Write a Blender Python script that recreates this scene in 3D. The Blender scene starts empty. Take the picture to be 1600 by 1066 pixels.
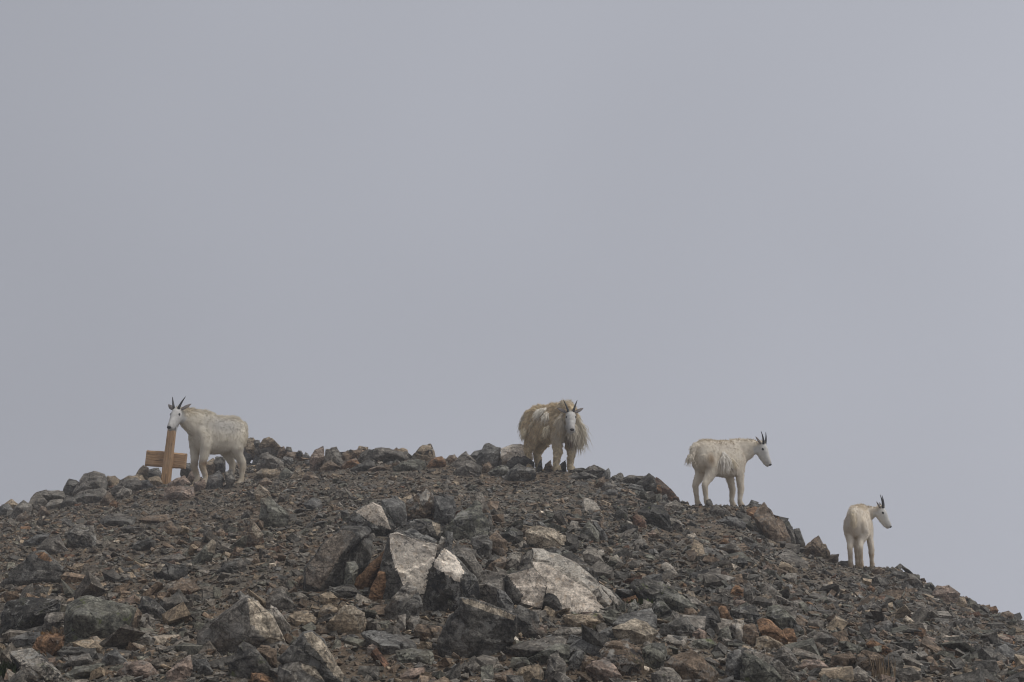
import bpy, bmesh, math, random
import numpy as np
from mathutils import Vector, Matrix

scene = bpy.context.scene
COL = scene.collection
R = math.radians

# ------------------------------------------------------------------ camera, light, exposure
FPX, CX, CY = 2200.0, 800.0, 533.0          # focal length and centre in pixels of the 1600 x 1066 photograph
PITCH = math.atan((860 - CY) / FPX)
cam_data = bpy.data.cameras.new('camera')
cam = bpy.data.objects.new('camera', cam_data)
COL.objects.link(cam)
cam_data.sensor_width = 36.0
cam_data.lens = 36.0 * FPX / 1600.0
cam_data.clip_start, cam_data.clip_end = 0.1, 2000
cam.rotation_euler = (R(90) + PITCH, 0, 0)
scene.camera = cam

SUN_EL, SUN_AZ = R(60), R(-18)               # azimuth measured from +X towards +Y
world = bpy.data.worlds.new('World')
scene.world = world
world.use_nodes = True
wn, wl = world.node_tree.nodes, world.node_tree.links
wn.clear()
wout = wn.new('ShaderNodeOutputWorld')
wbg = wn.new('ShaderNodeBackground')
wbg.inputs['Strength'].default_value = 0.1
sky = wn.new('ShaderNodeTexSky')
sky.sky_type = 'NISHITA'
sky.sun_disc = False
sky.sun_elevation = SUN_EL
sky.sun_rotation = R(90) - SUN_AZ
sky.dust_density = 6
bw = wn.new('ShaderNodeHueSaturation')
bw.inputs['Saturation'].default_value = 0.15
bw.inputs['Value'].default_value = 0.45
tc = wn.new('ShaderNodeTexCoord')
vdot = wn.new('ShaderNodeVectorMath'); vdot.operation = 'DOT_PRODUCT'
vdot.inputs[1].default_value = (0.30, 0.06, -0.20)
mad = wn.new('ShaderNodeMath'); mad.operation = 'ADD'; mad.inputs[1].default_value = 0.83
fogc = wn.new('ShaderNodeMix'); fogc.data_type = 'RGBA'; fogc.blend_type = 'MULTIPLY'
fogc.inputs['Factor'].default_value = 1.0
fogc.inputs['A'].default_value = (3.90, 4.04, 4.54, 1)
cloudn = wn.new('ShaderNodeTexNoise'); cloudn.inputs['Scale'].default_value = 1.9; cloudn.inputs['Detail'].default_value = 2
cmul = wn.new('ShaderNodeMath'); cmul.operation = 'MULTIPLY_ADD'; cmul.inputs[1].default_value = 0.46
wmix = wn.new('ShaderNodeMix'); wmix.data_type = 'RGBA'; wmix.inputs['Factor'].default_value = 0.94
wl.new(tc.outputs['Generated'], vdot.inputs[0])
wl.new(tc.outputs['Generated'], cloudn.inputs['Vector'])
wl.new(vdot.outputs['Value'], mad.inputs[0])
wl.new(cloudn.outputs['Fac'], cmul.inputs[0])
wl.new(mad.outputs[0], cmul.inputs[2])
wl.new(cmul.outputs[0], fogc.inputs['B'])
wl.new(sky.outputs['Color'], bw.inputs['Color'])
wl.new(bw.outputs['Color'], wmix.inputs['A'])
wl.new(fogc.outputs['Result'], wmix.inputs['B'])
wl.new(wmix.outputs['Result'], wbg.inputs['Color'])
wl.new(wbg.outputs[0], wout.inputs['Surface'])

sun_d = bpy.data.lights.new('sun', 'SUN')
sun_d.energy = 1.5
sun_d.angle = R(24)
sun_d.color = (1.0, 0.97, 0.93)
sun = bpy.data.objects.new('sun', sun_d)
COL.objects.link(sun)
sdir = Vector((math.cos(SUN_EL) * math.cos(SUN_AZ), math.cos(SUN_EL) * math.sin(SUN_AZ), math.sin(SUN_EL)))
sun.rotation_euler = sdir.to_track_quat('Z', 'Y').to_euler()

scene.view_settings.view_transform = 'Standard'
scene.view_settings.look = 'None'
scene.view_settings.exposure = 0.0
scene.view_settings.gamma = 1.0
scene.view_settings.use_curve_mapping = False
scene.cycles.use_denoising = True
scene.cycles.pixel_filter_type = 'BLACKMAN_HARRIS'
scene.cycles.filter_width = 1.1
scene.cycles.volume_bounces = 1
scene.cycles.max_bounces = 6

# ------------------------------------------------------------------ helpers
rng = np.random.default_rng(7)
random.seed(7)
_perm = np.random.default_rng(3).permutation(256)
_perm = np.concatenate([_perm, _perm, _perm])
_grad = np.random.default_rng(4).normal(size=(256, 3))
_grad /= np.linalg.norm(_grad, axis=1)[:, None]


def perlin(p):
    """gradient noise at points p (n,3), about -0.6..0.6"""
    p = np.asarray(p, float)
    i = np.floor(p).astype(int)
    f = p - i
    w = f * f * f * (f * (f * 6 - 15) + 10)
    i &= 255
    out = np.zeros(len(p))
    for dx in (0, 1):
        for dy in (0, 1):
            for dz in (0, 1):
                h = _perm[_perm[_perm[i[:, 0] + dx] + i[:, 1] + dy] + i[:, 2] + dz]
                g = _grad[h]
                d = ((f - (dx, dy, dz)) * g).sum(1)
                wx = w[:, 0] if dx else 1 - w[:, 0]
                wy = w[:, 1] if dy else 1 - w[:, 1]
                wz = w[:, 2] if dz else 1 - w[:, 2]
                out += d * wx * wy * wz
    return out


def fbm(p, octaves=4, gain=0.5):
    p = np.asarray(p, float)
    a, o = 1.0, np.zeros(len(p))
    for k in range(octaves):
        o += a * perlin(p * (2.03 ** k) + 17.3 * k)
        a *= gain
    return o


def tag(o, label=None, cat=None, group=None, kind=None):
    if label: o['label'] = label
    if cat: o['category'] = cat
    if group: o['group'] = group
    if kind: o['kind'] = kind
    return o


def link_mesh(name, me, parent=None, mat=None):
    o = bpy.data.objects.new(name, me)
    COL.objects.link(o)
    if parent is not None: o.parent = parent
    if mat is not None and len(me.materials) == 0: me.materials.append(mat)
    return o


def empty(name, loc, rz=0.0):
    o = bpy.data.objects.new(name, None)
    o.empty_display_size = 0.2
    o.location = loc
    o.rotation_euler = (0, 0, rz)
    COL.objects.link(o)
    return o


def mesh_np(name, verts, tris):
    """fast mesh from numpy triangles"""
    me = bpy.data.meshes.new(name)
    me.vertices.add(len(verts))
    me.vertices.foreach_set('co', np.asarray(verts, np.float32).ravel())
    n = len(tris)
    me.loops.add(n * 3)
    me.loops.foreach_set('vertex_index', np.asarray(tris, np.int32).ravel())
    me.polygons.add(n)
    me.polygons.foreach_set('loop_start', np.arange(0, n * 3, 3, dtype=np.int32))
    me.polygons.foreach_set('use_smooth', np.zeros(n, bool))
    me.update(calc_edges=True)
    return me


# ------------------------------------------------------------------ pixel rays and the terrain
def ray_ue(px, py):
    """horizontal (X/Y) and vertical (Z/Y) slope of the sight line through a pixel of the photograph"""
    v = (CY - np.asarray(py, float)) / FPX
    c, s = math.cos(PITCH), math.sin(PITCH)
    y = c - s * v
    z = s + c * v
    return ((np.asarray(px, float) - CX) / FPX) / y, z / y


def project(x, y, z):
    c, s = math.cos(PITCH), math.sin(PITCH)
    f = c * y + s * z
    v = -s * y + c * z
    return CX + FPX * x / f, CY - FPX * v / f


_sky = np.array([(-900, 1010), (-500, 910), (-200, 838), (0, 806), (60, 792), (130, 774), (220, 757), (300, 750), (390, 730), (470, 722),
                 (540, 716), (620, 715), (700, 722), (780, 733), (850, 741), (920, 748), (1000, 762), (1040, 780), (1090, 791),
                 (1150, 802), (1200, 830), (1250, 858), (1310, 880), (1360, 893), (1420, 910), (1480, 932), (1540, 956),
                 (1600, 980), (1800, 1070), (2300, 1300)], float)
_ridge = np.array([(-900, 18.0), (-400, 18.5), (0, 19.5), (150, 20.5), (300, 21.5), (450, 21), (600, 19.5), (800, 18), (900, 17.5),
                   (1100, 16.5), (1350, 15.5), (1600, 14), (1900, 12.5), (2300, 11)], float)
_su, _se = ray_ue(_sky[:, 0], _sky[:, 1])
_ru = (_ridge[:, 0] - CX) / FPX / math.cos(PITCH)


def ground0(x, y):
    """smooth terrain height: a broad shoulder rising to a ridge line, falling away behind it"""
    x = np.asarray(x, float); y = np.asarray(y, float)
    yy = np.maximum(y, 1.5)
    u = np.clip(x / yy, -1.2, 1.2)
    eR = np.interp(u, _su, _se)
    Rr = np.interp(u, _ru, _ridge[:, 1])
    zR = eR * Rr
    zn = -0.62 + np.where(u > 0, -0.10 * np.clip(u / 0.36, 0, 2.5), -0.05 * np.clip(-u / 0.36, 0, 2.5))
    d0 = 6.6
    b = (zn * Rr - zR * d0) / (Rr - d0)
    b = np.where(yy < d0, -1.62 + (b + 1.62) * np.clip((yy - 1.5) / (d0 - 1.5), 0, 1), b)
    a = (zR - zn) / (Rr - d0)
    zf = np.where(yy < d0, -1.62 + (zn + 1.62) * yy / d0, a * yy + b)
    t = np.maximum(yy - Rr, 0)
    zb = zR + np.minimum(a, 0.02) * t - 0.05 * np.minimum(t, 4.5) ** 2 - 0.45 * np.maximum(t - 4.5, 0)
    return np.where(yy <= Rr, zf, zb)


PADS = []          # small level standing places trodden out of the slope: x, y, height, radius


def ground(x, y):
    x = np.asarray(x, float); y = np.asarray(y, float)
    shp = x.shape
    xf, yf = np.ravel(x), np.ravel(y)
    z = ground0(xf, yf)
    q = np.stack([xf, yf, np.zeros_like(xf)], 1)
    z = z + 0.055 * perlin(q * 0.75 + 3.1) + 0.035 * perlin(q * 2.3) + 0.022 * fbm(q * 7.0, 3)
    for (a, b, h, r) in PADS:
        k = np.clip(1.6 - np.hypot(xf - a, yf - b) / r, 0, 1)
        k = k * k * (3 - 2 * k)
        z = z * (1 - k) + (h + 0.4 * (z - h) * 0.25) * k
    return z.reshape(shp)


_ds = np.concatenate([np.linspace(3.0, 14, 320), np.linspace(14.02, 26, 400)])


def hit(px, py, dmax=None):
    """distance along Y at which the sight line through a pixel meets the ground (or passes the ridge)"""
    u, e = ray_ue(px, py)
    u, e = float(u), float(e)
    g = ground(u * _ds, _ds)
    below = np.nonzero(e * _ds <= g)[0]
    Rr = float(np.interp(u, _ru, _ridge[:, 1]))
    d = _ds[below[0]] if len(below) else Rr
    return min(d, Rr + 0.3)


def at(px, py, d):
    u, e = ray_ue(px, py)
    return np.array([float(u) * d, d, float(e) * d])


for px_, py_, r_ in ((340, 761, 1.0), (857, 740, .55), (1123, 793, .6), (1345, 889, .5)):
    d_ = hit(px_, py_)
    u_, e_ = ray_ue(px_, py_)
    PADS.append((float(u_) * d_, d_, float(e_) * d_, r_))
PD = [p[1] for p in PADS]

# ------------------------------------------------------------------ materials
class NT:
    def __init__(self, name):
        self.m = bpy.data.materials.new(name)
        self.m.use_nodes = True
        self.t = self.m.node_tree
        self.n, self.l = self.t.nodes, self.t.links
        self.bsdf = self.n['Principled BSDF']

    def node(self, kind, **kw):
        nd = self.n.new(kind)
        for k, v in kw.items():
            if k in nd.inputs: self.inp(nd, k, v)
            else: setattr(nd, k, v)
        return nd

    def inp(self, nd, k, v):
        if isinstance(v, bpy.types.NodeSocket): self.l.new(v, nd.inputs[k])
        else: nd.inputs[k].default_value = v

    def noise(self, vec, scale, detail=4, rough=0.55, dist=0.0):
        nd = self.node('ShaderNodeTexNoise', Vector=vec, Scale=scale, Detail=detail, Roughness=rough, Distortion=dist)
        return nd.outputs['Fac']

    def ramp(self, fac, lo, hi, a=0.0, b=1.0):
        nd = self.node('ShaderNodeMapRange')
        nd.clamp = True
        self.inp(nd, 'Value', fac)
        for k, v in (('From Min', lo), ('From Max', hi), ('To Min', a), ('To Max', b)): nd.inputs[k].default_value = v
        return nd.outputs['Result']

    def mix(self, fac, a, b, blend='MIX'):
        nd = self.node('ShaderNodeMix', data_type='RGBA', blend_type=blend)
        self.inp(nd, 'Factor', fac); self.inp(nd, 'A', a); self.inp(nd, 'B', b)
        return nd.outputs['Result']

    def math(self, op, a, b=0.0):
        nd = self.node('ShaderNodeMath', operation=op)
        if isinstance(a, bpy.types.NodeSocket): self.l.new(a, nd.inputs[0])
        else: nd.inputs[0].default_value = a
        if isinstance(b, bpy.types.NodeSocket): self.l.new(b, nd.inputs[1])
        else: nd.inputs[1].default_value = b
        return nd.outputs[0]

    def bump(self, h, strength, dist):
        nd = self.node('ShaderNodeBump', Strength=strength, Distance=dist, Height=h)
        self.l.new(nd.outputs[0], self.bsdf.inputs['Normal'])


def rgba(c): return (c[0], c[1], c[2], 1.0)


def rock_material(name, source, black=0.0, pale=0.0, rust=0.25, moss=0.0, speck=0.0, const=None, bump=0.55, con=1.0):
    t = NT(name)
    geo = t.node('ShaderNodeNewGeometry')
    P = geo.outputs['Position']
    if const is not None:
        base = rgba(const)
    elif source == 'object':
        base = t.node('ShaderNodeObjectInfo').outputs['Color']
    else:
        a = t.node('ShaderNodeAttribute', attribute_name='tint')
        base = a.outputs['Color']
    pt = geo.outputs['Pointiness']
    big = t.noise(P, 5.5, 5, 0.6)
    fine = t.noise(P, 70, 3, 0.7)
    mid = t.noise(P, 22, 4, 0.6, 0.4)
    # bedding that dips to the right, bent by noise
    mp = t.node('ShaderNodeMapping', Vector=P)
    mp.inputs['Rotation'].default_value = (0.35, 0.6, 0.2)
    mp.inputs['Scale'].default_value = (5, 5, 30)
    bed = t.noise(mp.outputs[0], 1.0, 4, 0.6, 0.3)
    c = t.mix(1.0, base, t.ramp(big, 0.36, 0.64, 1 - 0.38 * con, 1 + 0.38 * con), 'MULTIPLY')
    c = t.mix(1.0, c, t.ramp(mid, 0.36, 0.64, 1 - 0.34 * con, 1 + 0.32 * con), 'MULTIPLY')
    c = t.mix(1.0, c, t.ramp(bed, 0.38, 0.62, 1 - 0.20 * con, 1 + 0.18 * con), 'MULTIPLY')
    c = t.mix(1.0, c, t.ramp(fine, 0.36, 0.64, 1 - 0.50 * con, 1 + 0.55 * con), 'MULTIPLY')
    # open joints: thin dark cracks
    mpc = t.node('ShaderNodeMapping', Vector=P)
    mpc.inputs['Rotation'].default_value = (0.3, 0.5, 0.4)
    mpc.inputs['Scale'].default_value = (1, 1, 2.4)
    wob = t.node('ShaderNodeVectorMath', operation='ADD')
    t.l.new(mpc.outputs[0], wob.inputs[0])
    nz = t.node('ShaderNodeTexNoise', Vector=P, Scale=9.0, Detail=3.0)
    sc_ = t.node('ShaderNodeVectorMath', operation='SCALE')
    sc_.inputs['Scale'].default_value = 0.16
    t.l.new(nz.outputs['Color'], sc_.inputs[0])
    t.l.new(sc_.outputs[0], wob.inputs[1])
    vor = t.node('ShaderNodeTexVoronoi', feature='DISTANCE_TO_EDGE', Vector=wob.outputs[0], Scale=3.6)
    crack = t.math('MULTIPLY', t.ramp(vor.outputs['Distance'], 0.006, 0.028, 1.0, 0.0), t.ramp(big, 0.42, 0.56))
    c = t.mix(t.math('MULTIPLY', crack, 0.75 if con == 1.0 else 0.3), c, (0.02, 0.019, 0.018, 1))
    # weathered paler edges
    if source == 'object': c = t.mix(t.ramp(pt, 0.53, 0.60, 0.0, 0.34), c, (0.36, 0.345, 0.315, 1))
    if rust:
        r = t.ramp(t.noise(P, 3.1, 5, 0.65, 0.6), 0.56, 0.72, 0.0, rust)
        c = t.mix(r, c, (0.17, 0.11, 0.066, 1))
    if pale:
        r = t.ramp(t.noise(P, 9, 6, 0.75, 0.5), 0.53, 0.58, 0.0, pale)
        c = t.mix(r, c, (0.40, 0.385, 0.345, 1))
    if speck:
        r = t.ramp(t.noise(P, 24, 6, 0.78, 0.8), 0.53, 0.62, 0.0, speck * .7)
        c = t.mix(r, c, (0.40, 0.25, 0.12, 1))
        r = t.ramp(t.noise(P, 7, 5, 0.7, 0.4), 0.60, 0.67, 0.0, speck * 0.7)
        c = t.mix(r, c, (0.22, 0.205, 0.20, 1))
        r = t.ramp(t.noise(P, 30, 4, 0.75), 0.57, 0.62, 0.0, speck)
        c = t.mix(r, c, (0.045, 0.045, 0.05, 1))
    if black:
        r = t.ramp(t.noise(P, 12, 7, 0.78, 0.8), 0.52, 0.57, 0.0, black)
        c = t.mix(r, c, (0.022, 0.022, 0.024, 1))
    if moss:
        r = t.ramp(t.noise(P, 10, 5, 0.7), 0.58, 0.66, 0.0, moss)
        c = t.mix(r, c, (0.16, 0.19, 0.055, 1))
    t.l.new(c, t.bsdf.inputs['Base Color'])
    t.bsdf.inputs['Roughness'].default_value = 0.9
    t.bsdf.inputs['Specular IOR Level'].default_value = 0.25
    h = t.math('ADD', t.math('MULTIPLY', bed, 0.25), t.math('ADD', t.math('MULTIPLY', mid, 0.6), t.math('MULTIPLY', fine, 0.25)))
    t.bump(h, bump, 0.03)
    return t.m


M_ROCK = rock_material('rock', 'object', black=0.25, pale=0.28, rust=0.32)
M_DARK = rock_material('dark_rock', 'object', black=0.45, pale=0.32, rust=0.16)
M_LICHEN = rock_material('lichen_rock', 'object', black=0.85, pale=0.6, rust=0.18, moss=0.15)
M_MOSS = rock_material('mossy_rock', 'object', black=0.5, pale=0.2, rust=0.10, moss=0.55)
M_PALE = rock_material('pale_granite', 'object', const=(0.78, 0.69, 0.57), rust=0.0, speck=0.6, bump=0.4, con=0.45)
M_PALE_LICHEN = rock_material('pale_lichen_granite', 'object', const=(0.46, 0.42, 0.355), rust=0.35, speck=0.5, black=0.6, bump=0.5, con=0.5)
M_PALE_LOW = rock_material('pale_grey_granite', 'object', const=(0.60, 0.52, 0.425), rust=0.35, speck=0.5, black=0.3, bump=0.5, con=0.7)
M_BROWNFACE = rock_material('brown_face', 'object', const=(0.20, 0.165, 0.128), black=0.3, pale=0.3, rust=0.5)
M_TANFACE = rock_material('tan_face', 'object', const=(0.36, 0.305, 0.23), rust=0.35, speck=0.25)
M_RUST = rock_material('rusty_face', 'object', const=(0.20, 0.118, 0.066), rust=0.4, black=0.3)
M_SCREE = rock_material('scree_stone', 'attr', pale=0.12, rust=0.15)

TINT = {'grey': (.165, .162, .154), 'dark': (.105, .107, .105), 'black': (.06, .062, .062), 'green': (.135, .145, .130),
        'blue': (.140, .150, .158), 'tan': (.285, .24, .18), 'brown': (.18, .14, .105), 'pink': (.24, .19, .165),
        'orange': (.23, .135, .07), 'pale': (.50, .465, .41), 'rust': (.155, .09, .062), 'light': (.25, .243, .226)}

for _k, _v in TINT.items():
    _m = sum(_v) / 3
    TINT[_k] = tuple(np.clip((0.80 * np.array(_v) + 0.20 * _m) * np.array((1.10, 1.0, 0.87)) * 0.92, 0.01, 0.8))


def soil_material():
    t = NT('soil')
    P = t.node('ShaderNodeNewGeometry').outputs['Position']
    n1 = t.noise(P, 0.8, 4); n2 = t.noise(P, 9, 5, 0.65); n3 = t.noise(P, 55, 4, 0.7)
    c = t.mix(t.ramp(n1, 0.38, 0.62), (0.175, 0.132, 0.092, 1), (0.175, 0.152, 0.120, 1))
    c = t.mix(1.0, c, t.ramp(n2, 0.3, 0.7, 0.65, 1.3), 'MULTIPLY')
    c = t.mix(1.0, c, t.ramp(n3, 0.3, 0.7, 0.55, 1.45), 'MULTIPLY')
    t.l.new(c, t.bsdf.inputs['Base Color'])
    t.bsdf.inputs['Roughness'].default_value = 0.95
    t.bsdf.inputs['Specular IOR Level'].default_value = 0.1
    t.bump(t.math('ADD', n2, n3), 0.8, 0.03)
    return t.m


def wood_material():
    t = NT('weathered_timber')
    tc_ = t.node('ShaderNodeTexCoord')
    mp = t.node('ShaderNodeMapping', Vector=tc_.outputs['Object'])
    mp.inputs['Scale'].default_value = (30, 30, 2.0)
    g = t.noise(mp.outputs[0], 1.6, 5, 0.6, 0.5)
    mp2 = t.node('ShaderNodeMapping', Vector=tc_.outputs['Object'])
    mp2.inputs['Scale'].default_value = (45, 45, 3.5)
    k = t.noise(mp2.outputs[0], 1.0, 3, 0.6, 1.0)
    c = t.mix(t.ramp(g, 0.3, 0.7), (0.36, 0.205, 0.098, 1), (0.62, 0.395, 0.215, 1))
    c = t.mix(t.ramp(k, 0.56, 0.64, 0, 0.6), c, (0.06, 0.035, 0.02, 1))
    c = t.mix(t.ramp(t.noise(tc_.outputs['Object'], 5, 3), 0.45, 0.7, 0, 0.5), c, (0.46, 0.34, 0.225, 1))
    t.l.new(c, t.bsdf.inputs['Base Color'])
    t.bsdf.inputs['Roughness'].default_value = 0.85
    t.bsdf.inputs['Specular IOR Level'].default_value = 0.2
    t.bump(t.math('ADD', g, k), 0.6, 0.02)
    return t.m


def plain(name, c, rough=0.7, spec=0.3, ring=0.0):
    t = NT(name)
    tc_ = t.node('ShaderNodeTexCoord')
    n = t.noise(tc_.outputs['Object'], 60, 4, 0.6)
    t.l.new(t.mix(1.0, rgba(c), t.ramp(n, 0.3, 0.7, 0.75, 1.25), 'MULTIPLY'), t.bsdf.inputs['Base Color'])
    t.bsdf.inputs['Roughness'].default_value = rough
    t.bsdf.inputs['Specular IOR Level'].default_value = spec
    if ring: t.bump(n, ring, 0.01)
    return t.m


def tint_material(name, rough=0.85, attr='tint'):
    t = NT(name)
    a = t.node('ShaderNodeAttribute', attribute_name=attr)
    t.l.new(a.outputs['Color'], t.bsdf.inputs['Base Color'])
    t.bsdf.inputs['Roughness'].default_value = rough
    t.bsdf.inputs['Specular IOR Level'].default_value = 0.08
    return t.m


M_SOIL = soil_material()
M_WOOD = wood_material()
M_FUR = tint_material('goat_coat')
M_HORN = plain('black_horn', (0.018, 0.017, 0.017), 0.45, 0.4, 0.3)
M_EYE = plain('dark_eye', (0.012, 0.010, 0.008), 0.15, 0.5)
M_NOSE = plain('dark_nose', (0.03, 0.026, 0.024), 0.5, 0.4)
M_HOOF = plain('hoof_horn', (0.05, 0.042, 0.033), 0.6, 0.3)
M_EAR = plain('ear_skin', (0.20, 0.175, 0.16), 0.9, 0.1)
M_LEAF = tint_material('plant_leaf', 0.7)

# ------------------------------------------------------------------ the ground sheet
NU, ND = 520, 430
uu = np.linspace(-0.95, 0.95, NU)
uu = np.sign(uu) * (np.abs(uu) / 0.95) ** 1.35 * 0.95
dd = np.concatenate([np.linspace(1.6, 5.5, 30), np.geomspace(5.55, 22.5, ND - 70), np.linspace(22.8, 46, 40)])
U, D = np.meshgrid(uu, dd)
X, Y = U * D, D
Z = ground(X, Y)
idx = np.arange(NU * ND).reshape(ND, NU)
a_, b_, c_, d_ = idx[:-1, :-1].ravel(), idx[:-1, 1:].ravel(), idx[1:, 1:].ravel(), idx[1:, :-1].ravel()
tris = np.concatenate([np.stack([a_, b_, c_], 1), np.stack([a_, c_, d_], 1)])
gm = mesh_np('ground', np.stack([X.ravel(), Y.ravel(), Z.ravel()], 1), tris)
gm.polygons.foreach_set('use_smooth', np.ones(len(tris), bool))
ground_ob = link_mesh('ground', gm, None, M_SOIL)
tag(ground_ob, kind='structure')


# ------------------------------------------------------------------ rocks
def hull_bm(pts):
    bm = bmesh.new()
    vs = [bm.verts.new(p) for p in pts]
    r = bmesh.ops.convex_hull(bm, input=vs)
    junk = [g for g in r['geom_interior'] + r['geom_unused'] if isinstance(g, bmesh.types.BMVert)]
    bmesh.ops.delete(bm, geom=list(set(junk)), context='VERTS')
    bmesh.ops.dissolve_limit(bm, angle_limit=R(7), verts=bm.verts[:], edges=bm.edges[:])
    bmesh.ops.recalc_face_normals(bm, faces=bm.faces[:])
    return bm


def refine(bm, L, rounds=6, cap=2600):
    bmesh.ops.triangulate(bm, faces=bm.faces[:])
    for _ in range(rounds):
        es = [e for e in bm.edges if e.calc_length() > L]
        if not es or len(bm.faces) > cap: break
        bmesh.ops.subdivide_edges(bm, edges=es, cuts=1, use_grid_fill=False)
        bmesh.ops.triangulate(bm, faces=[f for f in bm.faces if len(f.verts) > 3])


def roughen(bm, size, amp, off, chips=1.0):
    bm.normal_update()
    co = np.array([v.co[:] for v in bm.verts]); no = np.array([v.normal[:] for v in bm.verts])
    q = co / size + off
    # flat chips: every cell of a broken-up space keeps its own offset and tilt
    rg = np.random.default_rng(int(abs(off[0]) * 1000) + 1)
    ext = np.ptp(co, axis=0) / size
    nc = 26
    cen = rg.uniform(-.5, .5, (nc, 3)) * ext * 1.1 + (co.mean(0) / size)
    ql = co / size
    axb = np.array([0.40, -0.1, 0.91])
    dd_ = ql[:, None, :] - cen[None] + 0.05 * np.stack([perlin(ql * 5 + 70), perlin(ql * 5 + 90), perlin(ql * 5 + 110)], 1)[:, None, :]
    al = dd_ @ axb
    dist = (dd_ ** 2).sum(2) + 2.2 * al ** 2
    ci = dist.argmin(1)
    tilt = rg.normal(0, .30, (nc, 3)); offc = rg.normal(0, .022, nc)
    chip = offc[ci] + ((ql - cen[ci]) * tilt[ci]).sum(1)
    chip = np.clip(chip, -.09, .05)
    # ledges along a dipping bedding plane + broken lumps + fine grain
    ax = np.array([0.45, -0.1, 0.89])
    s = (q @ ax) * 7 + 1.2 * perlin(q * 2.2)
    ledge = (s - np.floor(s)) - 0.5
    d = amp * size * (0.50 * perlin(q * 2.6) + 0.40 * perlin(q * 6.5 + 5) + 0.34 * perlin(q * 16 + 9) + 0.20 * ledge) + chips * size * chip
    co2 = co + no * d[:, None]
    for v, c in zip(bm.verts, co2): v.co = c


def bm_mesh(bm, name, sharp=22):
    me = bpy.data.meshes.new(name)
    bm.to_mesh(me)
    bm.free()
    me.polygons.foreach_set('use_smooth', np.ones(len(me.polygons), bool))
    if sharp: me.set_sharp_from_angle(angle=R(sharp))
    return me


def in_poly(x, y, poly):
    x = np.asarray(x, float); y = np.asarray(y, float)
    ins = np.zeros(x.shape, bool)
    n = len(poly)
    for i in range(n):
        x0, y0 = poly[i]; x1, y1 = poly[(i + 1) % n]
        if y0 == y1: continue
        c = ((y0 > y) != (y1 > y)) & (x < (x1 - x0) * (y - y0) / (y1 - y0) + x0)
        ins ^= c
    return ins


HEROES = []          # (outline, depth, object) of every rock built on its own
def pts(s): return [tuple(float(k) for k in w.split(',')) for w in s.split()]


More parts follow.
